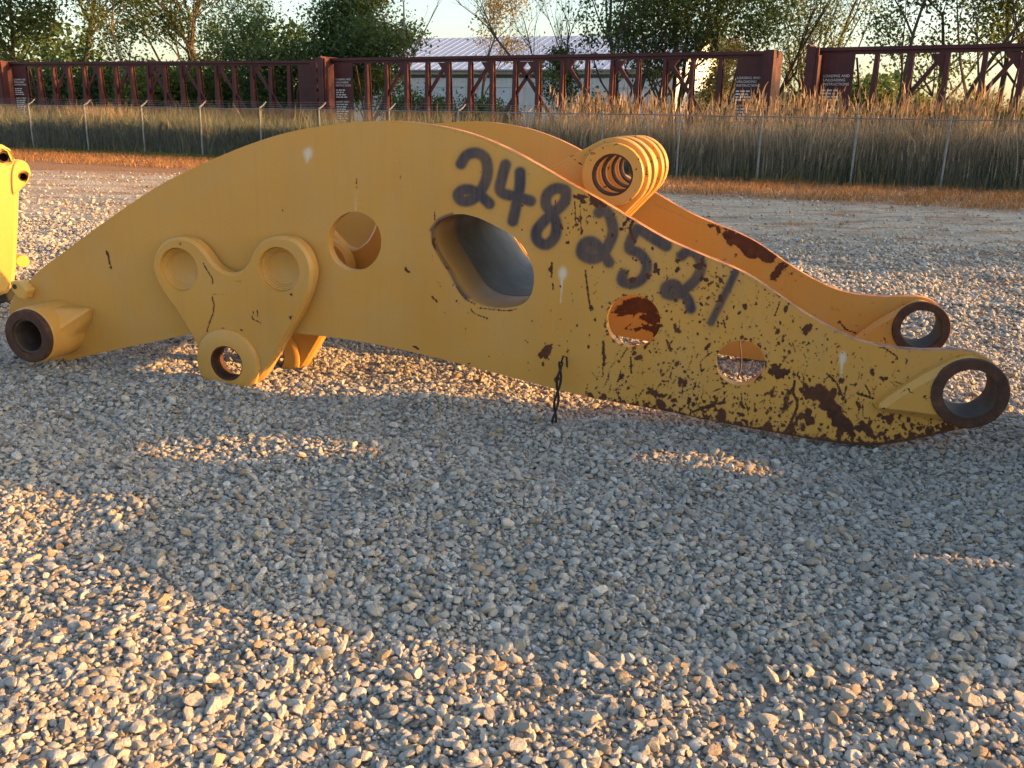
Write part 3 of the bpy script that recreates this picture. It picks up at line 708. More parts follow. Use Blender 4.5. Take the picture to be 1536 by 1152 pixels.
# --- lift-cylinder brackets ---------------------------------------------------------------------
BR = [(221,400),(228,376),(243,361),(264,357),(284,363),(300,378),(314,397),(327,407),(340,411),(354,408),(366,396),(374,378),(388,362),(408,356),(432,359),(451,374),(462,398),(463,420),
      (456,448),(442,478),(420,515),(402,547),(388,570),(372,581),(350,584),(330,581),(316,570),(303,551),(290,525),(276,500),(258,470),(240,446),(228,425)]
def bracket(off, dz, front):
    y0 = off - 0.09
    out = pxs(spline(BR, 4), -.13)
    l1 = loc_at(262, 406, -.13); l2 = loc_at(413, 406, -.13); e0 = loc_at(338, 546, -.13)
    out[:, 1] += dz; l1 = (l1[0], l1[1] + dz); l2 = (l2[0], l2[1] + dz); e0 = (e0[0], e0[1] + dz)
    r1 = abs(loc_at(262, 374, -.13)[1] - loc_at(262, 406, -.13)[1]); re = abs(loc_at(338, 520, -.13)[1] - loc_at(338, 546, -.13)[1])
    hs = [circle(l1, r1 * 1.0, 40), circle(l2, r1 * 1.0, 40), circle(e0, re, 36)] if front else [circle(e0, re, 36)]
    def pb(me, V):
        if not front: return
        x, y = loc_px(V[:, 0], V[:, 1], V[:, 2]); fattr(me, 'rust', brust.at(x, y) * (V[:, 1] < y0 + .03))
    inn = face_points(out, hs, 0.009, lambda P: P[:, 0] > -99) if front else None
    b = plate('cylinder_bracket', out, hs, y0, off - 0.012 if front else off, M['paint'], boom, cham=0.018, hcham=0.004, inner=inn if inn is None else inn[inside(inset(out, .035), inn)], paint=pb)
    if front:
        for c in (l1, l2):                      # stepped welds down to a plug
            prof = [(r1 * 1.0 - .001, y0 + .020)]; rr = r1; yy = y0 + .020
            for k in range(4):
                rr -= r1 * .075; yy += .0095; prof += [(rr + .006, yy - .003), (rr, yy)]
            prof += [(0.0005, yy + .004), (0.0005, off - .014), (r1 - .001, off - .014)]
            MB().lathe(c, prof, 48).build('welded_plug', M['paint'], b, 30)
    MB().lathe(e0, [(re + .001, y0 - .03), (re * 1.74, y0 - .03), (re * 1.92, y0 - .018), (re * 1.95, y0 + .02), (re + .001, y0 + .02)], 56).build('eye_ring', M['paint'], b, 32)
    MB().lathe(e0, [(re * .93, y0 - .025), (re + .0, y0 - .025), (re + .0, off + .005), (re * .93, off + .005)], 48).build('bore_sleeve', M['rust'], b, 35)
    return b
brust = Field()
for p, wd in (([(305,395),(312,408),(318,417),(319,426)],.9),([(318,445),(321,458),(319,472),(314,485),(310,498)],1.0),([(380,467),(379,478),(384,481),(391,484)],.7),([(386,465),(386,476)],.6),
        ([(320,441),(340,442),(358,443)],.35),([(324,421),(362,422)],.25)): brust.stroke(smooth_line(p), wd, .8, .95)
for x, y in ((335,493),(362,495),(303,519),(270,365),(437,442),(436,476),(422,505),(378,560)): brust.blob(x, y, 2.6, 1.8, .4, .95)
bracket(0.0, 0.0, True)
bracket(0.50, -0.075, False)
bracket(GAP + 0.20, -0.01, False)

# --- oval cross tube between the plates ------------------------------------------------------
cen = near_holes[1].mean(0)
ov_o = cen + (near_holes[1] - cen) * 1.10; ov_i = cen + (near_holes[1] - cen) * 1.03
def sleeve(name, po, pi_, y0, y1, mat, parent):
    n_ = len(po); mb = MB(); v = []
    for p, y in ((po, y0), (po, y1), (pi_, y1), (pi_, y0)): v += [(a_, y, b_) for a_, b_ in p]
    f = []
    for k in range(4):
        for i in range(n_): f.append((k*n_+i, k*n_+(i+1)%n_, ((k+1)%4)*n_+(i+1)%n_, ((k+1)%4)*n_+i))
    return mb.add(v, f).build(name, mat, parent, 30)
ct = sleeve('cross_tube', ov_o, ov_i, 0.066, GAP - 0.001, M['paint'], boom)
sleeve('tube_lining', ov_i * 1.0, cen + (ov_i - cen) * .985, 0.42, GAP - 0.03, M['primer'], ct)
# curved stiffener seen through the round hole beside it
sp = pxs(spline([(470,330),(520,372),(545,366),(560,345),(575,310),(640,300),(660,420),(590,440),(480,430)], 4), .55)
plate('stiffener', sp, [], .55, .63, M['paint'], boom, cham=.012)

# --- tilt-lever lugs: four ring plates on the cross tube ---------------------------------------
LC = loc_at(920, 262, .26); lr = abs(loc_at(920, 205, .26)[1] - LC[1]); lh = abs(loc_at(920, 230, .26)[1] - LC[1])
def lug_outline(R):
    """a ring running down into a tapered arm that lands on the cross tube"""
    c = np.array(LC); bl = np.array(loc_at(752, 291, .30)); br_ = np.array(loc_at(835, 425, .30))
    def tang(p, sg): d = p - c; return atan2(d[1], d[0]) + sg * math.acos(R / np.linalg.norm(d))
    a0 = tang(bl, -1); a1 = tang(br_, 1)
    while a1 > a0: a1 -= 2 * pi
    ring = [c + R * np.array([cos(t_), sin(t_)]) for t_ in np.linspace(a0, a1, 44)]
    return np.array(ring + [br_, bl])
for y0, y1, R in ((.27, .35, lr * .985), (.53, .61, lr), (.92, 1.0, lr), (1.20, 1.28, lr * .985)):
    lp = plate('lever_lug', lug_outline(R), [circle(LC, lh, 44)], y0, y1, M['paint_chipped'], boom, cham=.006)
    ya, yb = (y0 - .045, y0 - .001) if y0 in (.27, .92) else (y1 + .001, y1 + .045)
    MB().lathe(LC, [(lh, ya), (R * .84, ya), (R * .86, ya + .006), (R * .86, yb), (lh, yb)], 60).build('ring_boss', M['paint_chipped'], lp, 32)
    MB().lathe(LC, [(lh - .010, min(ya, y0) + .004), (lh + .0005, min(ya, y0) + .004), (lh + .0005, max(yb, y1) - .004), (lh - .010, max(yb, y1) - .004)], 56).build('bore_sleeve', M['rust'], lp, 35)

# --- an upright plate added outside the picture, shaped and pierced to shade the near gravel
fr = empty('shadow_plate', (3.62, 3.3, 0), radians(-86)); tag(fr, 'unseen upright yellow plate, added and pierced to shape the shadow, past the bucket-pin eyes', 'machine part')
fo_ = np.array(spline([(-1.42,.0),(-1.44,.30),(-1.40,.95),(-1.20,1.28),(-.80,1.50),(-.30,1.55),(.05,1.42),(.18,1.15),(.32,1.10),(.70,1.10),(1.05,.95),(1.22,.5),(1.22,.0),(.0,-.02)], 4))
plate('pierced_plate', fo_, [circle((-.55, .56), .135, 32, .10), circle((-.42, 1.05), .15, 32, .11), circle((.35, .40), .05, 20)], -.05, .05, M['paint_bright'], fr, cham=.008)
MB().box(-1.40, 1.08, .052, .40, -.01, .05).build('foot_flange', M['paint_bright'], fr)
for xx in (-1.15, -.05, .9): MB().prism([(xx - .03, .052), (xx + .03, .052), (xx + .03, .7), (xx - .03, .7)], .052, .28).build('rib', M['paint_bright'], fr)
for c_ in ((-.55, .56), (-.42, 1.05)): MB().lathe(c_, [(.155, -.09), (.20, -.09), (.20, -.051), (.155, -.051)], 40).build('hole_collar', M['rust'], fr, 35)

# ------------------------------------------------------------------ yellow machine part standing behind the boom's pivot end
YB = ground_at(12, 462)
bk = empty('yellow_machine_part', (YB[0], YB[1], 0), 0)
tag(bk, 'bright yellow cast machine part with pin lugs, cut off by the frame edge', 'machine part')
BKA = radians(38); bk.rotation_euler = (0, 0, BKA)
bax = np.array([cos(BKA), sin(BKA), 0]); ban = np.array([-sin(BKA), cos(BKA), 0])
def bk_at(x, y, off=0.0):
    d = ray(x, y); P_ = np.array([YB[0], YB[1], 0.]); t = ((P_ + ban * off - CC) @ ban) / (d @ ban); P = CC + d * t
    return ((P - P_) @ bax, P[2])
bo = [(-240,250),(-60,212),(-10,216),(4,217),(16,224),(22,238),(30,246),(31,262),(29,290),(28,330),(26,370),(25,400),(22,425),(12,440),(-10,448),(-80,455),(-240,470)]
bp = np.array([bk_at(x, y) for x, y in bo])
body = plate('body', np.array(bp), [circle(bk_at(6, 236), .042, 24)], 0, .95, M['paint_bright'], bk, cham=.03)
lo_ = np.array([bk_at(x, y, -.08) for x, y in spline([(24,243),(36,241),(45,248),(49,261),(46,273),(38,281),(29,290),(20,292),(18,262)], 3)])
lg = plate('pin_lug', lo_, [circle(bk_at(38, 266, -.08), .036, 24)], -.012, .12, M['paint_bright'], bk, cham=.015)
for c_, y0_ in ((bk_at(6, 236), 0), (bk_at(38, 266, -.08), -.012)):
    r_ = .042 if y0_ == 0 else .036
    MB().lathe(c_, [(r_ - .008, y0_ + .008), (r_ + .0005, y0_ + .008), (r_ + .0005, y0_ + .17), (.001, y0_ + .17), (.001, y0_ + .15), (r_ - .008, y0_ + .15)], 24).build('bore_sleeve', M['rust'], lg, 35)
kp = bk_at(31, 390, .3); MB().lathe(kp, [(.001, .2), (.05, .2), (.055, .22), (.055, .3), (.001, .3)], 16).build('grease_boss', M['paint_bright'], bk, 35)
# a black block under the body
sk = [bk_at(x, y, .06) for x, y in ((-200, 470), (-30, 463), (10, 458), (24, 444), (27, 430), (5, 425), (-200, 440))]
MB().prism([(s_, max(z_, 0.0)) for s_, z_ in sk], .06, .9).build('black_base', M['black'], bk)

# ------------------------------------------------------------------ strap and dry stems by the boom
def blades_mesh(base, height, lean, width, azim, tint, segs=3, curve=1.0):
    """vectorised grass blades: base (n,3), tapering ribbons that bow over"""
    n_ = len(base); V = np.zeros((n_, segs + 1, 2, 3)); side = np.stack([-np.sin(azim), np.cos(azim), 0*azim], 1); fwd = np.stack([np.cos(azim), np.sin(azim), 0*azim], 1)
    face = rng.uniform(0, pi, n_); wside = np.stack([np.cos(face), np.sin(face), 0*face], 1)
    for k in range(segs + 1):
        t = k / segs
        c = base + fwd * (lean * t ** (1 + curve))[:, None]; c[:, 2] += height * (t - 0.18 * curve * t * t)
        wk = width * (1 - t) ** 0.6 if k < segs else width * 0.06
        V[:, k, 0] = c - wside * (wk / 2)[:, None] if k < segs else c - wside * wk[:, None]
        V[:, k, 1] = c + wside * (wk / 2)[:, None] if k < segs else c + wside * wk[:, None]
    V = V.reshape(-1, 3); b = (np.arange(n_) * (segs + 1) * 2)[:, None]
    F = np.concatenate([np.stack([b[:, 0] + 2*k, b[:, 0] + 2*k + 1, b[:, 0] + 2*k + 3, b[:, 0] + 2*k + 2], 1) for k in range(segs)])
    return V, F, np.repeat(tint, (segs + 1) * 2, axis=0)
def blades(name, *a, mat='grass', **k):
    V, F, T = blades_mesh(*a, **k); me = np_mesh(name, V, F); cattr(me, 'tint', T); return link(name, me, None, M[mat])
def tints(n_, cols, weights=None, jit=0.18):
    c = np.array(cols)[rng.choice(len(cols), n_, p=weights)]; return np.clip(c * rng.normal(1, jit, (n_, 1)), 0.004, 0.9)

G = ground_at(831, 629)
mb = MB(); tp = np.array([0.03, 0.03, 0.345])
for ph in (0, pi):
    mb.tube([G + tp * t + np.array([.011 * cos(ph + 9 * t), .011 * sin(ph + 9 * t), -.02]) for t in np.linspace(0, 1, 22)], [.0075] * 21 + [.004], 5)
mb.tube([G + tp * 1.0 + np.array(p) for p in ((0, 0, -.03), (.012, .002, .012), (.03, .005, .004), (.034, .006, -.05))], .006, 5)
tag(mb.build('twisted_strap', M['black'], None, 40), 'black twisted strap sticking up from gravel in front of the boom', 'strap')
for px_, py_, hh, lab in ((466, 548, .33, 'bent brown dry weed stem under the boom, beside the cylinder bracket'), (716, 578, .20, 'short brown dry weed stem below the oval opening of the boom'),
                          (612, 562, .15, 'thin pale dry weed stem under the boom below its round hole'), (1106, 552, .42, 'dark dry weed stem seen through the small round hole of the boom')):
    if px_ == 1106:
        G = ground_at(1105, 572); 
    else: G = ground_at(px_, py_)
    mb = MB(); p_ = [G + np.array([0.02 * sin(5 * t + px_), .02 * cos(4 * t), -.02 + hh * t]) for t in np.linspace(0, 1, 9)]
    mb.tube(p_, [.007 - .004 * t for t in np.linspace(0, 1, 9)], 5)
    for k in (3, 5, 6):
        a_ = random.uniform(0, 6.28); mb.tube([p_[k], p_[k] + np.array([.03 * cos(a_), .03 * sin(a_), .03]), p_[k] + np.array([.05 * cos(a_), .05 * sin(a_), .02])], [.004, .003, .0015], 4)
    tag(mb.build('weed_stem', M['bark'], None, 40), lab, 'dry weed')

# ------------------------------------------------------------------ chain-link fence
fence = empty('chain_link_fence', (0, 0, 0))
tag(fence, 'long galvanised chain-link fence with barbed-wire arms in front of tall weeds', 'fence')
def fpt(s, off=0.0, z=0.0):                    # s metres along the fence from FA (negative to the left)
    p = FA + FDIR * s + FNRM * off; return Vector((p[0], p[1], z))
def fence_s(px_):
    r_ = ratio(px_, 230); # FA + FDIR*s with x = r*y
    return (r_ * FA[1] - FA[0]) / (FDIR[0] - r_ * FDIR[1])
FH = 1.78
post_px = [-120, -35, 52, 134, 218, 304, 393, 481, 584, 688, 790, 902, 1017, 1139, 1281, 1418, 1580, 1760]
S0, S1 = fence_s(-260), fence_s(1900)
for px_ in post_px:
    s = fence_s(px_); mb = MB(); lean = random.uniform(-.02, .02)
    a_, b_ = fpt(s, .0, -.2), fpt(s + lean, .0, FH + (.05 if px_ > 800 else .02)); mb.tube([a_, b_], .031, 8)
    if px_ < 800:
        mb.tube([b_, fpt(s + .08, -.12, FH + .12), fpt(s + .15, -.22, FH + .25)], [.028, .024, .016], 6)
    else: mb.tube([b_, b_ + Vector((0, 0, .03))], [.046, .012], 8)
    mb.build('post', M['galv'], fence, 40)
mb = MB(); ss = np.linspace(S0, S1, 60); mb.tube([fpt(s, .012, FH + random.uniform(-.012, .012)) for s in ss], .017, 6); mb.build('top_rail', M['wire'], fence, 40)
for k in range(3):
    mb = MB(); ss = np.linspace(S0, fence_s(800), 60); mb.tube([fpt(s + .05 * (k + 1), -.07 * (k + 1), FH + .08 * (k + 1) + .015 * sin(s * 1.3 + k)) for s in ss], .0045, 4)
    mb.build('barbed_wire', M['wire'], fence)
# woven diamonds: two sets of slanting wires
V = []; F = []; step = 0.075; zz0, zz1 = 0.02, FH - .01
for d_ in (1, -1):
    s = S0 - 2
    n_ = int((S1 - S0 + 4) / step); s0 = S0 - 2 + np.arange(n_) * step
    run = (zz1 - zz0) * .95 * d_
    a_ = np.stack([FA[0] + FDIR[0]*s0, FA[1] + FDIR[1]*s0, np.full(n_, zz0)], 1); b_ = np.stack([FA[0] + FDIR[0]*(s0+run), FA[1] + FDIR[1]*(s0+run), np.full(n_, zz1)], 1)
    o1 = np.array([FNRM[0]*.003, FNRM[1]*.003, 0]); o2 = np.array([FDIR[0]*.0032, FDIR[1]*.0032, .0016]); base = sum(len(v) for v in V)
    V.append(np.stack([a_ + o1, a_ - o1 + o2, a_ - o1 - o2, b_ + o1, b_ - o1 + o2, b_ - o1 - o2], 1).reshape(-1, 3))
    i6 = base + np.arange(n_) * 6
    F.append(np.concatenate([np.stack([i6 + a1, i6 + b1, i6 + b1 + 3, i6 + a1 + 3], 1) for a1, b1 in ((0, 1), (1, 2), (2, 0))]))
wm = link('wire_mesh', np_mesh('wire_mesh', np.concatenate(V), np.concatenate(F)), fence, M['wire']); wm['kind'] = 'stuff'

# ------------------------------------------------------------------ weeds, straw and tufts (nobody could count them)
def strip(n_, s0, s1, o0, o1):
    s = rng.uniform(s0, s1, 3 * n_); o = rng.uniform(o0, o1, 3 * n_)         # grown in clumps
    cl = .55 + .45 * np.sin(s * 2.1 + 1.3 * np.sin(s * .7) + o * 1.9) * np.sin(s * .83 - o * 1.3 + 2) + .2 * np.sin(s * 6.1 + o * 3)
    k_ = rng.random(3 * n_) < np.clip(cl, .12, 1); s, o = s[k_][:n_], o[k_][:n_]
    if len(s) < n_: e_ = rng.integers(0, len(s), n_ - len(s)); s = np.concatenate([s, s[e_] + .02]); o = np.concatenate([o, o[e_] + .03])
    return np.stack([FA[0] + FDIR[0]*s + FNRM[0]*o, FA[1] + FDIR[1]*s + FNRM[1]*o, np.zeros(n_)], 1), s, o
sR = fence_s(760); sL = S0 - 2; sE = S1 + 1
def weed(name, label, n_, s0, s1, o0, o1, hm, hs, wd, lean, cols, wts, segs=4, curve=1.0, z0=0.0, lump=0.0):
    b, s, o = strip(n_, s0, s1, o0, o1); wob = 1 + .04 * np.sin(s * 1.1) + .04 * np.sin(s * .43 + 2) + .03 * np.sin(s * 2.9)
    h = np.clip(rng.normal(hm, hs, n_), .15, 9) * wob * (1 + lump * np.sin(s * 5.3 + o * 2.1) * np.sin(s * 1.9 - o)); b[:, 2] = z0 * wob * (rng.normal(1, .13, n_) if z0 else 1)
    ob = blades(name, b, h, rng.uniform(.1, 1, n_) * lean * h, rng.uniform(.6, 1.4, n_) * wd, np.where(rng.random(n_) < .5, 2.4 * np.sin(s * .9 + o) + rng.normal(0, .5, n_), rng.uniform(0, 2*pi, n_)), tints(n_, cols, wts, .3), segs=segs, curve=curve)
    tag(ob, label, 'weeds', kind='stuff'); return ob
TAN = [(.38, .30, .195), (.28, .22, .14), (.47, .375, .25), (.17, .15, .085)]
TAN2 = TAN + [(.50, .41, .28)]
weed('tall_reed_grass', 'tall tan dead reed grass standing behind the chain-link fence', 10500, sR, sE, -4.2, -.25, 1.95, .36, .026, .22, TAN2, [.28, .24, .2, .13, .15], lump=.10)
weed('reed_leaves', 'drooping dead leaves hanging on the tall reed grass', 16000, sR, sE, -3.4, -.15, .62, .2, .028, .75, TAN, [.35, .3, .2, .15], 3, 1.4, .8)
weed('reed_plumes', 'orange-brown feathery seed heads on top of the reed grass', 2600, sR + 1, sE, -4.2, -.3, .38, .12, .05, .45, [(.26, .17, .10), (.33, .23, .15), (.21, .14, .09)], [.4, .3, .3], 3, 1.0, 1.85)
weed('green_understory', 'dark green weeds at the foot of the fence', 15000, sL, sE, -2.4, -.05, .62, .25, .05, .55, [(.075, .10, .04), (.10, .12, .05), (.16, .15, .075)], [.4, .35, .25], 3, 1.2)
weed('grey_green_weeds', 'grey-green scrubby weeds crowding the fence left of the reeds', 15000, sL, sR + 2, -4.0, -.15, 1.6, .32, .035, .30, [(.10, .115, .055), (.17, .16, .085), (.07, .09, .038), (.26, .21, .12)], [.35, .25, .25, .15])
weed('weed_leaves', 'leafy sprays of the grey-green weeds behind the fence', 20000, sL, sR + 2, -3.8, -.12, .34, .14, .055, .8, [(.09, .11, .048), (.13, .14, .065), (.06, .085, .034), (.22, .18, .10)], [.35, .3, .25, .1], 2, 1.2, .85)
s_gold = fence_s(85)
weed('gold_grass_clump', 'tall golden dead grass clump rising behind the fence near a railcar end', 900, s_gold - 1.2, s_gold + 1.6, -3.2, -1.5, 1.85, .22, .03, .22, [(.42, .27, .13), (.36, .22, .10)], [.5, .5])
weed('straw_strip', 'short dry orange grass strip along the near side of the fence', 52000, sL, sE, .1, 6.4, .09, .035, .012, 1.0, [(.34, .17, .065), (.27, .125, .05), (.40, .24, .11), (.16, .085, .04)], [.35, .3, .2, .15], 2)
weed('fence_foot_weeds', 'scattered taller weeds leaning through the foot of the fence', 1500, sL, sE, -.2, .55, .38, .20, .03, .6, [(.16, .13, .06), (.09, .10, .04), (.24, .16, .08)], [.4, .3, .3], 3)
weed('clover_edge', 'low fresh green growth along the fence foot', 5000, fence_s(60), fence_s(420), .05, .5, .09, .03, .03, 1.0, [(.10, .17, .035), (.14, .20, .05)], [.5, .5], 2)
# tufts scattered over the track
n_c = 420; cx = rng.uniform(-16, 17, n_c); cy = rng.uniform(9.5, 26, n_c)
dd = FENCE_D - .4*cx - .9165*cy; ok = (dd > 2.0) & (dd < 16) & (np.abs(cx) < .62*cy + 2); cx, cy = cx[ok], cy[ok]
k_ = rng.integers(8, 26, len(cx)); bx_ = np.repeat(cx, k_) + rng.normal(0, .09, k_.sum()); by_ = np.repeat(cy, k_) + rng.normal(0, .05, k_.sum()); hh = np.repeat(rng.uniform(.05, .13, len(cx)), k_)
ob = blades('dry_tufts', np.stack([bx_, by_, hgt(bx_, by_)], 1), hh * rng.uniform(.6, 1.3, len(bx_)), hh * rng.uniform(.3, 1.4, len(bx_)), rng.uniform(.004, .009, len(bx_)), rng.uniform(0, 6.28, len(bx_)), tints(len(bx_), [(.20, .11, .05), (.13, .08, .04), (.28, .17, .08)]), segs=2)
tag(ob, 'sparse dry grass tufts on the dirt track behind the boom', 'weeds', kind='stuff')

# ------------------------------------------------------------------ railcars (centre-beam flat cars)
c2a, c2b = (np.array([ratio(p_, 120) * y_, y_]) for p_, y_ in ((497, 49.6), (1165, 39.0)))
CARL = float(np.linalg.norm(c2b - c2a)); TOPZ = 4.45; DECK = 1.15; HW = 1.0
NP = 16; END = 1.75
xs_post = [END + (CARL - 2 * END) * (k + 0.5) / NP for k in range(NP)]
def text_mesh(lines, size, wrap_x0, z0, y, parent):
    """lettering as a thin mesh: real words where they can be read, word-long dashes where they cannot"""
    mb = MB(); z = z0
    for kind, tx in lines:
        if kind == 'T':
          xo = 0.0
          for wd1 in tx.split(' '):
            cu = bpy.data.curves.new('letters', 'FONT'); cu.body = wd1; cu.size = size; cu.extrude = 0.003; cu.space_character = 1.05
            o = bpy.data.objects.new('letters', cu); col.objects.link(o); bpy.context.view_layer.update()
            me = bpy.data.meshes.new_from_object(o.evaluated_get(bpy.context.evaluated_depsgraph_get()))
            one = MB(); one.v += [(wrap_x0 + xo + v.co.x, y - v.co.z, z - size * .72 + v.co.y) for v in me.vertices]; one.f += [tuple(p.vertices) for p in me.polygons]; one.build('lettering', M['letter'], parent)
            bpy.data.objects.remove(o); bpy.data.curves.remove(cu); xo += max(v.co.x for v in me.vertices) + size * .38; bpy.data.meshes.remove(me)
          z -= size * 1.12
        elif kind == 'gap': z -= tx
        else:
            x = wrap_x0
            for wlen in tx: mb.box(x, x + wlen, y - .004, y, z - size * .42, z); x += wlen + .05
            z -= size * .86
    o = mb.build('small_print', M['letter'], parent); o['kind'] = 'stuff'; return o
def make_car(label, letter_left=True, lit_number=True):
    root = empty('rail_car'); tag(root, label, 'railcar', 'railcars standing behind the fence')
    MB().box(0, CARL, -.16, .16, TOPZ - .13, TOPZ).box(0.02, CARL - .02, -.07, .07, TOPZ - .26, TOPZ - .132).build('top_chord', M['rail'], root)
    MB().box(0, CARL, -HW, HW, DECK - .12, DECK).box(.4, CARL - .4, -HW + .02, -HW + .14, DECK - .55, DECK - .122).box(.4, CARL - .4, HW - .14, HW - .02, DECK - .55, DECK - .122).box(0.3, CARL - .3, -.3, .3, DECK - .75, DECK - .125).build('deck', M['rail'], root)
    pm = None
    for k, x in enumerate(xs_post):
        if pm is None:
            z0, z1 = DECK, TOPZ - .262
            mb = MB()
            for sg in (-1, 1):                  # two flanges leaning together, web between
                mb.add([(-.105, sg*.25, z0), (.105, sg*.25, z0), (.105, sg*.21, z0), (-.105, sg*.21, z0), (-.08, sg*.125, z1), (.08, sg*.125, z1), (.08, sg*.085, z1), (-.08, sg*.085, z1)],
                       [(0,1,2,3),(4,7,6,5),(0,4,5,1),(1,5,6,2),(2,6,7,3),(3,7,4,0)])
            mb.add([(-.02, -.21, z0), (.02, -.21, z0), (.02, .21, z0), (-.02, .21, z0), (-.02, -.086, z1), (.02, -.086, z1), (.02, .086, z1), (-.02, .086, z1)], [(0,1,2,3),(4,7,6,5),(0,4,5,1),(1,5,6,2),(2,6,7,3),(3,7,4,0)])
            pm = mb.mesh('post')
        o = link('post', pm, root, M['rail']); o.location.x = x
    z_t, z_b = TOPZ - .28, DECK + .02
    for a_, b_ in ((2, 0), (4, 2), (6, 4), (8, 6), (7, 9), (9, 11), (11, 13), (13, 15)):
        sg = 1 if b_ > a_ else -1
        br_ = MB().bar((xs_post[a_] + sg * .12, 0, z_t), (xs_post[b_] - sg * .14, 0, z_b), .15, .10).build('diagonal_brace', M['rail'], root)
        MB().add([(xs_post[a_] + sg * .10, -.052, z_t), (xs_post[a_] + sg * .62, -.052, z_t), (xs_post[a_] + sg * .10, -.052, z_t - .66), (xs_post[a_] + sg * .10, .052, z_t), (xs_post[a_] + sg * .62, .052, z_t), (xs_post[a_] + sg * .10, .052, z_t - .66)],
                 [(0,1,2),(5,4,3),(0,3,4,1),(1,4,5,2),(2,5,3,0)]).build('gusset_plate', M['rail'], br_)
    for e in (0, 1):
        X = lambda x: x if e == 0 else CARL - x
        def bx(mb, x0, x1, *r): return mb.box(min(X(x0), X(x1)), max(X(x0), X(x1)), *r)
        MB().bar((X(1.62), 0, z_t - .1), (X(xs_post[0] - .18), 0, z_b), .07, .07).build('tie_rod', M['rail'], root)
        bh = bx(bx(bx(MB(), .05, .12, -HW, HW, DECK + .003, TOPZ - .02), .121, .42, -HW, -HW + .10, DECK + .003, TOPZ - .05), .121, .42, HW - .10, HW, DECK + .003, TOPZ - .05)
        bh = bx(bh, -.02, .30, -HW - .06, -HW - .002, DECK - .3, TOPZ - .02)
        b = bh.build('end_bulkhead', M['rail'], root)
        for k in range(7): bx(MB(), -.10, .049, -HW + .12, HW - .12, DECK + .2 + k * .50, DECK + .36 + k * .50).build('rib', M['rail'], b)
        for yy in (-.45, .45): bx(MB(), -.12, .049, yy - .06, yy + .06, DECK + .05, TOPZ - .2).build('stile', M['rail'], b)
        for k in range(6): bx(MB(), -.16, -.125, -1.2, -.75, DECK + .3 + k * .45, DECK + .33 + k * .45).build('ladder_rung', M['rail'], b)
        pnl = bx(MB(), .43, 1.62, -.30, -.26, DECK + .05, TOPZ - .265).build('end_panel', M['rail'], root)
        rr = random.Random(3)
        ws = lambda tot: (lambda a: a)([w_ for w_ in [rr.uniform(.10, .26) for _ in range(4)]][:max(2, int(tot * 4))])
        LN = [('T', 'LOADING AND'), ('T', 'UNLOADING'), ('T', 'INSTRUCTIONS'), ('gap', .10)] + [('D', ws(.9)) for _ in range(4)] + [('gap', .10), ('T', 'SAFETY FIRST')] + [('D', ws(.9)) for _ in range(9)]
        text_mesh(LN, .135, (.52 if e == 0 else CARL - 1.58), TOPZ - 1.0, -.304, pnl)
        if e == 0: MB().box(.16, .30, -HW - .068, -HW - .062, DECK + .6, DECK + 1.8).build('reporting_marks', M['rail'], pnl)
        # truck under this end
        tk = bx(MB(), 1.6, 3.5, -1.0, -.86, .42, .62); bx(tk, 1.6, 3.5, .86, 1.0, .42, .62); bx(tk, 2.4, 2.7, -.85, .85, .40, .66)
        tko = tk.build('truck', M['steel_dark'], root)
        for wx in (1.75, 3.35):
            for wy in (-.72, .72):
                MB().lathe((X(wx), .42), [(.05, wy - .06), (.40, wy - .06), (.42, wy + (.06 if wy < 0 else -.05)), (.40, wy + .06), (.05, wy + .06)], 24).build('wheel', M['steel_dark'], tko, 35)
    return root
def place_car(o, A, B):
    """left end at A, running towards B"""
    o.location = (A[0], A[1], 0.0); o.rotation_euler = (0, 0, atan2(B[1] - A[1], B[0] - A[0]))
def rpt(px_, Y): return np.array([ratio(px_, 120) * Y, Y])
car2 = make_car('dark red centre-beam railcar standing in front of the long white shed')
place_car(car2, c2a, c2b)
d2 = (c2b - c2a) / np.linalg.norm(c2b - c2a); e2 = c2a + d2 * CARL
car3 = copy_tree(car2); place_car(car3, rpt(1217, 37.2), rpt(1536, 33.4)); car3['label'] = 'dark red centre-beam railcar behind the tall tan reeds, backed by thin sunlit trees'
car1 = copy_tree(car2); e1 = rpt(490, 51.6); a1 = rpt(0, 60.0); dd1 = (e1 - a1) / np.linalg.norm(e1 - a1)
place_car(car1, e1 - dd1 * CARL, e1); car1['label'] = 'dark red centre-beam railcar in front of the dense dark green trees'
car0 = copy_tree(car2); e0_ = e1 - dd1 * (CARL + 1.3); place_car(car0, e0_ - dd1 * CARL, e0_); car0['label'] = 'last dark red railcar of the row, only its end bulkhead showing beside the golden grass'
def ends(o, e): return [c_ for c_ in o.children if c_.name.startswith('end_bulkhead')][e]
for c_ in list(ends(car2, 1).children): bpy.data.objects.remove(c_)          # this end is smooth
for p_ in [c_ for c_ in car1.children if c_.name.startswith('end_panel')][1:]:  # no writing left on this one
    for c_ in list(p_.children): bpy.data.objects.remove(c_)
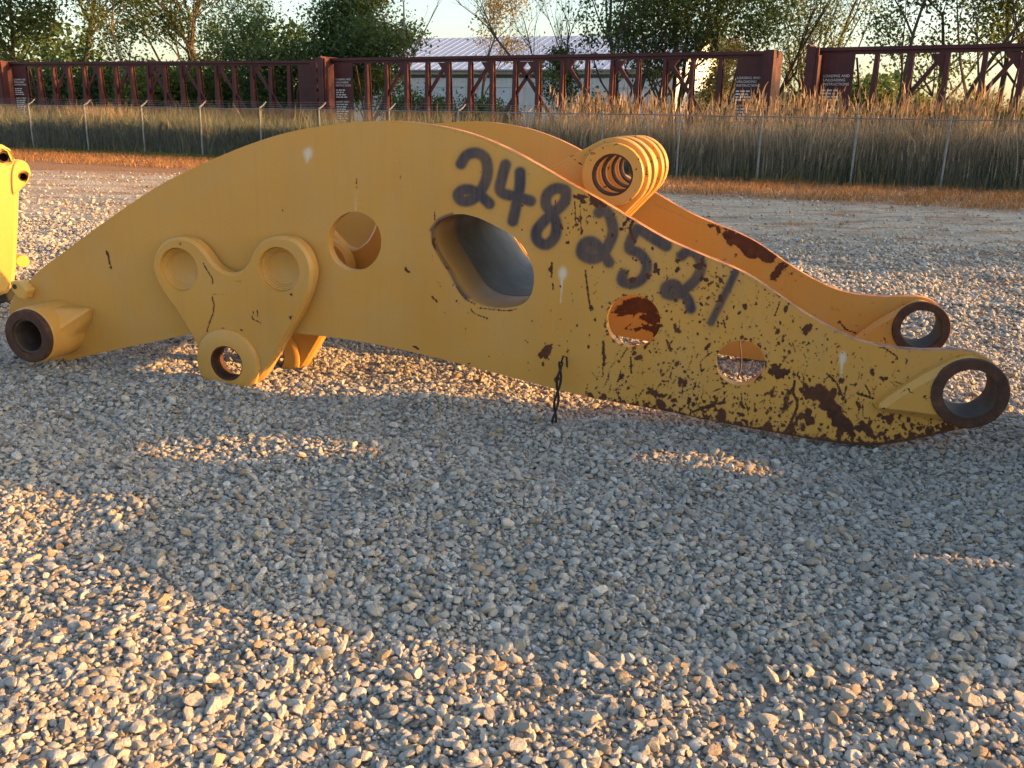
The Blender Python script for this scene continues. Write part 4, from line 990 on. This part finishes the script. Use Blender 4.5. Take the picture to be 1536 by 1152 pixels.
# track under them
for nm, pa, pb in (('railway_track', e0_ - dd1 * CARL, (e1 + c2a) / 2), ('railway_track', (e1 + c2a) / 2, rpt(1536, 33.4) + (rpt(1536, 33.4) - rpt(1203, 37.2)) * 3)):
    L_ = float(np.linalg.norm(pb - pa)); tr = empty(nm, (pa[0], pa[1], 0), atan2(pb[1] - pa[1], pb[0] - pa[0]))
    tag(tr, 'railway track under the left railcars by the dense trees' if nm and pa is not None and pb[0] < 0 else 'railway track under the right railcars behind the reeds', 'railway track')
    MB().add([(0, -1.9, -.05), (L_, -1.9, -.05), (L_, 1.9, -.05), (0, 1.9, -.05), (0, -1.4, .0), (L_, -1.4, .0), (L_, 1.4, .0), (0, 1.4, .0)], [(0,3,2,1),(4,5,6,7),(0,1,5,4),(1,2,6,5),(2,3,7,6),(3,0,4,7)]).build('ballast_bed', M['ballast'], tr)
    for yy in (-.72, .72): MB().box(0, L_, yy - .035, yy + .035, -.1, .018).build('rail', M['steel_dark'], tr)

# ------------------------------------------------------------------ long white shed and a tan building behind the railcars
def wall_pt(px_, Y): return np.array([ratio(px_, 120) * Y, Y])
w0, w1 = wall_pt(528, 92), wall_pt(1015, 80); dW = w1 - w0; LW = float(np.linalg.norm(dW))
shed = empty('long_shed', (w0[0], w0[1], 0), atan2(dW[1], dW[0]))
tag(shed, 'long white metal shed with pale ribbed roof behind the middle railcar', 'shed')
EV, RD, DP = 5.9, 9.7, 24.0
MB().add([(0, 0, -.2), (LW, 0, -.2), (LW, DP, -.2), (0, DP, -.2), (0, 0, EV), (LW, 0, EV), (LW, DP, EV), (0, DP, EV), (0, DP/2, RD - .1), (LW, DP/2, RD - .1)],
         [(0,1,5,4),(1,2,6,9,5),(2,3,7,6),(3,0,4,8,7)]).build('wall', M['wall_white'], shed)
rf = MB().add([(-.4, -.5, EV - .05), (LW + .4, -.5, EV - .05), (LW + .4, DP/2, RD), (-.4, DP/2, RD), (LW + .4, DP + .5, EV - .05), (-.4, DP + .5, EV - .05),
               (-.4, -.5, EV - .15), (LW + .4, -.5, EV - .15), (LW + .4, DP/2, RD - .09), (-.4, DP/2, RD - .09), (LW + .4, DP + .5, EV - .15), (-.4, DP + .5, EV - .15)],
              [(0,1,2,3),(3,2,4,5),(6,9,8,7),(9,11,10,8),(0,6,7,1),(5,4,10,11),(1,7,8,2),(2,8,10,4),(0,3,9,6),(3,5,11,9)]).build('roof', M['roof_pale'], shed)
mb = MB(); sl_ = (RD - EV + .05) / (DP/2 + .5)
for x in np.arange(0, LW, .8): mb.bar((x, -.5, EV - .05 + .012), (x, DP/2, RD + .012), .05, .024, (0, 0, 1))
sm = mb.build('roof_seams', M['roof_pale'], rf); sm['kind'] = 'stuff'
mb = MB()
for x in np.arange(.3, LW, .45): mb.box(x, x + .08, -.035, -.002, 0, EV - .2)
wr = mb.build('wall_ribs', M['wall_white'], shed); wr['kind'] = 'stuff'
MB().box(0, LW, -.06, -.04, EV - .75, EV - .45).build('vent_strip', M['trim_dark'], shed)
for x0_, x1_ in ((1.5, 6), (7.4, 12), (13.6, 18), (20, 24.5), (26.5, 30)):
    if x1_ < LW:
        dr_ = MB().box(x0_, x1_, -.09, -.04, 0, 4.3).build('sliding_door', M['wall_door'], shed)
        for k in range(1, 4): MB().box(x0_ + (x1_-x0_)*k/4 - .03, x0_ + (x1_-x0_)*k/4 + .03, -.12, -.091, .05, 4.25).build('door_rib', M['wall_door'], dr_)
        MB().box(x0_ - .15, x1_ + .15, -.14, -.042, 4.32, 4.5).build('door_track', M['wall_white'], shed)
t0, t1 = wall_pt(1040, 84), wall_pt(1200, 74); dT = t1 - t0; LT = float(np.linalg.norm(dT))
tan_b = empty('tan_building', (t0[0], t0[1], 0), atan2(dT[1], dT[0]) + radians(38)); tag(tan_b, 'low tan sunlit building glimpsed between the trees beyond the railcars', 'building')
MB().add([(0,0,-.2),(9,0,-.2),(9,9,-.2),(0,9,-.2),(0,0,3.8),(9,0,3.8),(9,9,3.8),(0,9,3.8),(4.5,0,5.3),(4.5,9,5.3)], [(0,1,5,8,4),(1,2,6,5),(2,3,7,9,6),(3,0,4,7)]).build('wall', M['wall_tan'], tan_b)
MB().add([(-.3,-.3,3.72),(4.5,-.3,5.36),(9.3,-.3,3.72),(-.3,9.3,3.72),(4.5,9.3,5.36),(9.3,9.3,3.72),(-.3,-.3,3.82),(4.5,-.3,5.46),(9.3,-.3,3.82),(-.3,9.3,3.82),(4.5,9.3,5.46),(9.3,9.3,3.82)],
         [(0,3,4,1),(1,4,5,2),(6,7,10,9),(7,8,11,10),(0,1,7,6),(1,2,8,7),(3,9,10,4),(4,10,11,5),(0,6,9,3),(2,5,11,8)]).build('roof', M['roof_pale'], tan_b)
MB().box(3.4, 5.6, -.06, -.003, 0, 2.6).build('door', M['trim_dark'], tan_b)
wd_ = MB().box(9.003, 9.05, 3, 4.4, 1.2, 2.3).build('window', M['trim_dark'], tan_b)

# ------------------------------------------------------------------ trees
DARKG = [(.060, .098, .046), (.080, .120, .052), (.105, .145, .062)]; MIDG = [(.085, .135, .048), (.11, .16, .058), (.14, .18, .068)]
YELG = [(.13, .16, .045), (.18, .19, .06), (.10, .14, .04)]; GOLD = [(.34, .25, .09), (.28, .22, .09), (.40, .30, .13), (.22, .19, .08)]
def tree(name, label, px_, Y, h, spread, leaves, cols, seed, base=0.3, trunk=None, levels=4, lsize=.16, clump=.55, stems=1, bark='bark', group=None, xy=None, up=.55, cat='tree', weights=None, kids=(3, 5)):
    rd = random.Random(seed); rg = np.random.default_rng(seed)
    pos = np.array(xy) if xy is not None else wall_pt(px_, Y)
    root = empty(name, (pos[0], pos[1], 0)); tag(root, label, cat, group)
    mb = MB(); tips = []
    def grow(p, d, ln, r, lv):
        n_ = 4 if lv == 0 else 3; pts_ = [p]; rads = [r]; q = p.copy(); dd_ = d.copy()
        for i in range(n_):
            dd_ = (dd_ + Vector((rd.gauss(0, .16), rd.gauss(0, .16), rd.gauss(.03, .09)))).normalized(); q = q + dd_ * (ln / n_); pts_.append(q.copy()); rads.append(max(r * (1 - .62 * (i + 1) / n_), .008))
        mb.tube(pts_, rads, 6 if lv == 0 else (5 if lv == 1 else 4 if lv == 2 else 3))
        if lv >= levels - 1:
            tips.extend(pts_[1:]); return
        if lv >= levels - 2: tips.append(pts_[-1])
        nk = rd.randint(*kids) + (3 if lv == 0 else 0)
        for k in range(nk):
            t = rd.uniform(base if lv == 0 else .25, 1.0) if k else 1.0
            i = min(int(t * n_), n_ - 1); p2 = pts_[i].lerp(pts_[i + 1], t * n_ - i); a_ = rd.uniform(0, 2 * pi)
            out = Vector((cos(a_), sin(a_), 0)); nd = (dd_ * up + out * (1 - up) * spread + Vector((0, 0, .18))).normalized() if k else (dd_ + out * .2).normalized()
            grow(p2, nd, ln * rd.uniform(.42, .66) * (1.15 - .45 * t if lv == 0 else 1), max(rads[i] * rd.uniform(.42, .62), .009), lv + 1)
    for s_ in range(stems):
        a_ = rd.uniform(0, 2 * pi); lean = .05 if stems == 1 else .28
        grow(Vector((.25 * (stems > 1) * cos(a_), .25 * (stems > 1) * sin(a_), -.1)), Vector((lean * cos(a_), lean * sin(a_), 1)).normalized(), h * (.68 if s_ == 0 else rd.uniform(.5, .66)), trunk or h * .0135, 0)
    mb.build('trunk', M[bark], root, 60)
    leaves = int(leaves * 1.12); lsize = lsize * .70
    if leaves:
        T = np.array([t[:] for t in tips]); w_ = rg.random(len(T)) ** 1.5 + .05; idx = rg.choice(len(T), leaves, p=w_ / w_.sum())
        C = T[idx] + rg.normal(0, clump, (leaves, 3)) * np.array([1, 1, .75]); C[:, 2] = np.maximum(C[:, 2], .15)
        nrm = rg.normal(size=(leaves, 3)); nrm[:, 2] += .5; nrm /= np.linalg.norm(nrm, axis=1)[:, None]
        tx = np.cross(nrm, rg.normal(size=(leaves, 3))); tx /= np.linalg.norm(tx, axis=1)[:, None]; ty = np.cross(nrm, tx)
        sz = lsize * rg.uniform(.6, 1.5, (leaves, 1))
        V = np.stack([C - tx * sz, C + ty * sz * .55 + nrm * sz * .12, C + tx * sz, C - ty * sz * .55 + nrm * sz * .12], 1).reshape(-1, 3)
        me = np_mesh('crown', V, np.arange(leaves * 4).reshape(-1, 4))
        cl = rg.normal(1, .22, len(T))[idx][:, None]
        tn = np.clip(np.array(cols)[rg.choice(len(cols), leaves, p=weights)] * np.clip(cl, .5, 1.6) * rg.normal(1, .15, (leaves, 1)), .008, .8)
        cattr(me, 'tint', np.repeat(tn, 4, 0)); link('crown', me, root, M['leaf'])
    return root
gl = 'dense dark trees behind the left railcars'
tree('broadleaf_tree', 'dark broadleaf tree with low dense crown behind the last railcar end', 12, 74, 17, 1.15, 15000, DARKG, 1, .22, lsize=.20, clump=.75)
tree('broadleaf_tree', 'tall dark tree with thick forked trunk behind the left railcar', 118, 76, 20, 1.1, 16000, DARKG, 2, .22, lsize=.20, clump=.75)
tree('young_tree', 'pale-trunked yellow-green young tree in front of darker trees, left railcar', 208, 66, 14, .8, 7500, YELG + MIDG[:1], 3, .15, lsize=.15, clump=.55, bark='bark_pale')
tree('broadleaf_tree', 'dark twin-stemmed tree between the pale-trunked one and the leaning trunk', 262, 77, 19, 1.1, 14000, DARKG, 4, .2, lsize=.20, clump=.7, stems=2)
tree('broadleaf_tree', 'airy dark tree with leaning trunk behind the left railcar, sky through it', 315, 72, 18, 1.0, 10500, DARKG + MIDG[:1], 5, .25, lsize=.17, clump=.6)
tree('slender_tree', 'slender thin-leaved tree just left of the wide oak', 372, 70, 12, .7, 2600, MIDG, 6, .3, lsize=.14, clump=.5)
tree('wide_oak', 'wide full-crowned green tree above the gap between two railcars', 474, 62, 11.0, 1.7, 24000, DARKG + MIDG[:1], 7, .25, lsize=.17, clump=.70, trunk=.24, up=.38, kids=(4, 6))
tree('vine_tree', 'yellow-green vine-covered small tree at the left end of the shed', 545, 62, 7.0, .7, 4200, YELG, 8, .12, lsize=.14, clump=.4, levels=3)
tree('bare_tree', 'bare pale leaning tree in front of the shed roof', 617, 63, 13, .9, 140, GOLD, 9, .4, lsize=.10, clump=.3, bark='bark_pale', trunk=.13, kids=(2, 4))
tree('autumn_tree', 'thin tree with sparse golden autumn leaves before the shed', 731, 63, 12.0, .9, 3000, GOLD, 10, .35, lsize=.12, clump=.45, trunk=.12)
tree('bare_tree', 'bare dark many-branched tree before the shed near the dense green trees', 862, 59, 13, .95, 160, MIDG, 11, .2, lsize=.10, clump=.25, trunk=.13, kids=(3, 6), stems=2)
tree('ivy_tree', 'short ivy-clad trunk at the foot of the bare dark tree', 868, 57, 6.3, .35, 3200, DARKG, 12, .1, lsize=.12, clump=.32, levels=3)
tree('broadleaf_tree', 'dense leafy green tree at the right end of the shed', 938, 57, 14, .8, 12000, DARKG + MIDG, 13, .08, lsize=.16, clump=.6, stems=3)
tree('broadleaf_tree', 'bushy green tree beside the sunlit vine column', 1008, 58, 13.5, .75, 10500, DARKG + MIDG, 14, .08, lsize=.16, clump=.55, stems=2)
tree('vine_column', 'narrow sunlit golden vine-covered snag between green trees', 1040, 53, 6.4, .28, 3600, [(.45, .34, .13), (.5, .38, .16), (.36, .30, .11)], 15, .05, lsize=.12, clump=.30, levels=3)
tree('broadleaf_tree', 'medium green tree over the right end of the middle railcar', 1100, 58, 13, .9, 8200, MIDG + DARKG, 16, .15, lsize=.15, clump=.6)
tree('slender_tree', 'tall thin-leaved sapling in the gap before the right railcar', 1165, 60, 12.5, .6, 2300, MIDG + YELG, 17, .2, lsize=.12, clump=.5, stems=2)
tree('slender_tree', 'feathery thin tree behind the right railcar lettering', 1236, 62, 14, .75, 4800, YELG + MIDG, 18, .25, lsize=.12, clump=.6, stems=2)
tree('broadleaf_tree', 'open backlit tree with arching limbs above the right railcar', 1345, 50, 12.5, 1.2, 6000, YELG + MIDG, 19, .3, lsize=.14, clump=.6, trunk=.16)
tree('broadleaf_tree', 'forked dark-trunked tree behind the right railcar', 1418, 49, 13, 1.05, 6500, YELG + MIDG + DARKG, 20, .25, lsize=.14, clump=.6, stems=2, trunk=.17)
tree('broadleaf_tree', 'large backlit tree rising behind the right railcar, beyond its forked neighbour', 1500, 50, 15, 1.1, 9000, YELG + MIDG, 21, .22, lsize=.14, clump=.65, stems=2, trunk=.19)
tree('broadleaf_tree', 'broad tree beyond the right railcar, outside the others', 1640, 51, 15, 1.1, 7000, YELG + MIDG, 22, .22, lsize=.15, clump=.65)
tree('broadleaf_tree', 'broad dark tree beyond the last left railcar', -90, 78, 18, 1.1, 11000, DARKG, 23, .2, lsize=.2, clump=.75)
# shrubs behind and among the railcars
sh = [(-10, 68, 5.5, 'dark shrub under the low dense dark tree'), (62, 66, 5.0, 'bushy dark shrub left of the tall forked tree'), (130, 67, 5.5, 'green shrub at the foot of the tall forked tree'),
      (190, 63, 4.6, 'sunlit yellow-green shrub at the foot of the pale-trunked tree'), (245, 66, 5.4, 'green shrub under the twin-stemmed tree'), (300, 64, 5.0, 'sunlit shrub under the leaning airy tree'),
      (350, 66, 4.8, 'dark shrub below the slender tree, left railcar'), (410, 63, 4.6, 'dark green shrub left of the wide oak trunk'), (450, 62, 4.0, 'shrub right under the wide oak')]
for k, (px_, Y, hh, lab) in enumerate(sh):
    tree('shrub', lab, px_, Y, hh, 1.2, 5200, (DARKG + MIDG) if 'sunlit' not in lab else YELG, 40 + k, .05, lsize=.17, clump=.7, levels=3, stems=3, cat='shrub')
sh2 = [(612, 60, 3.4, 'dark round bush before the shed beside the bare pale tree'), (650, 59, 4.1, 'pointed dark evergreen bush before the shed'), (700, 60, 3.8, 'dark green bush before the shed door, left of autumn tree'), (738, 59, 2.9, 'low green bush under the autumn tree'),
       (905, 55, 3.0, 'low bush between the ivy trunk and dense tree'), (1092, 52, 2.6, 'small bright green bush by the tan building'), (1185, 50, 3.0, 'dark bush in the gap between railcars'), (1262, 54, 4.8, 'leafy green bush behind the first bay of the right railcar'),
       (1310, 56, 3.2, 'low bush under the sky gap of the right railcar'), (1375, 54, 3.4, 'bush below the arching-limbed tree'), (1440, 53, 3.0, 'sunlit bush below the forked tree'), (1510, 53, 3.4, 'sunlit yellow bush under the large backlit tree'), (1590, 52, 3.6, 'bush beyond the large backlit tree')]
for k, (px_, Y, hh, lab) in enumerate(sh2):
    if Y > 58.5 and px_ < 800: hh *= .8
    tree('shrub', lab, px_, Y, hh, 1.0 if 'pointed' not in lab else .5, 3400, YELG if ('sunlit' in lab or 'bright' in lab) else DARKG + MIDG, 60 + k, .05, lsize=.14, clump=.5, levels=3, stems=3, cat='shrub')
# far-off wood behind everything, one mass
n_ = 26000; fx = np.concatenate([rng.uniform(-100, -22, n_ // 2), rng.uniform(26, 110, n_ - n_ // 2)]); fy = rng.uniform(98, 112, n_)
top = 7.5 + 2.4 * np.sin(fx * .21) + 1.6 * np.sin(fx * .47 + 1) - np.where(fx > 0, 3.6, 0); fz = top * rng.random(n_) ** .8
nr = rng.normal(size=(n_, 3)); nr /= np.linalg.norm(nr, axis=1)[:, None]; tx = np.cross(nr, rng.normal(size=(n_, 3))); tx /= np.linalg.norm(tx, axis=1)[:, None]; ty = np.cross(nr, tx); s_ = .42 * rng.uniform(.6, 1.4, (n_, 1)); C = np.stack([fx, fy, fz], 1)
me = np_mesh('distant_wood', np.stack([C - tx*s_, C + ty*s_*.6, C + tx*s_, C - ty*s_*.6], 1).reshape(-1, 3), np.arange(n_*4).reshape(-1, 4)); cattr(me, 'tint', np.repeat(tints(n_, DARKG + MIDG), 4, 0))
tag(link('distant_wood', me, None, M['leaf']), 'distant green wood closing the view behind the trees', 'wood', kind='stuff')
# trees to the right of the picture whose long shadow crosses the dirt track
for k, (x, y, hh) in enumerate(((41, 12.2, 8.0), (47, 14.6, 10.5))):
    tree('broadleaf_tree', ('roadside tree at the open end of the dirt track', 'taller roadside tree by the dirt track, next to the fence side')[k], 0, 0, hh, 1.1, 7000, MIDG, 80 + k, .15, lsize=.24, clump=.8, xy=(x, y))
# unseen trees added on the right to keep the reeds and railcars in dappled shade
for k, (x, y, hh, lab) in enumerate(((60, 23.5, 14, 'added shade tree nearest the fence end'), (64, 28, 15, 'second added shade tree from the fence end'), (61, 33, 14, 'third added shade tree from the fence end'), (68, 38, 16, 'tallest added shade tree, farthest from the fence end'))):
    tree('shade_tree', lab, 0, 0, hh, 1.1, 6500, MIDG, 90 + k, .08, lsize=.30, clump=.9, xy=(x, y), stems=2)
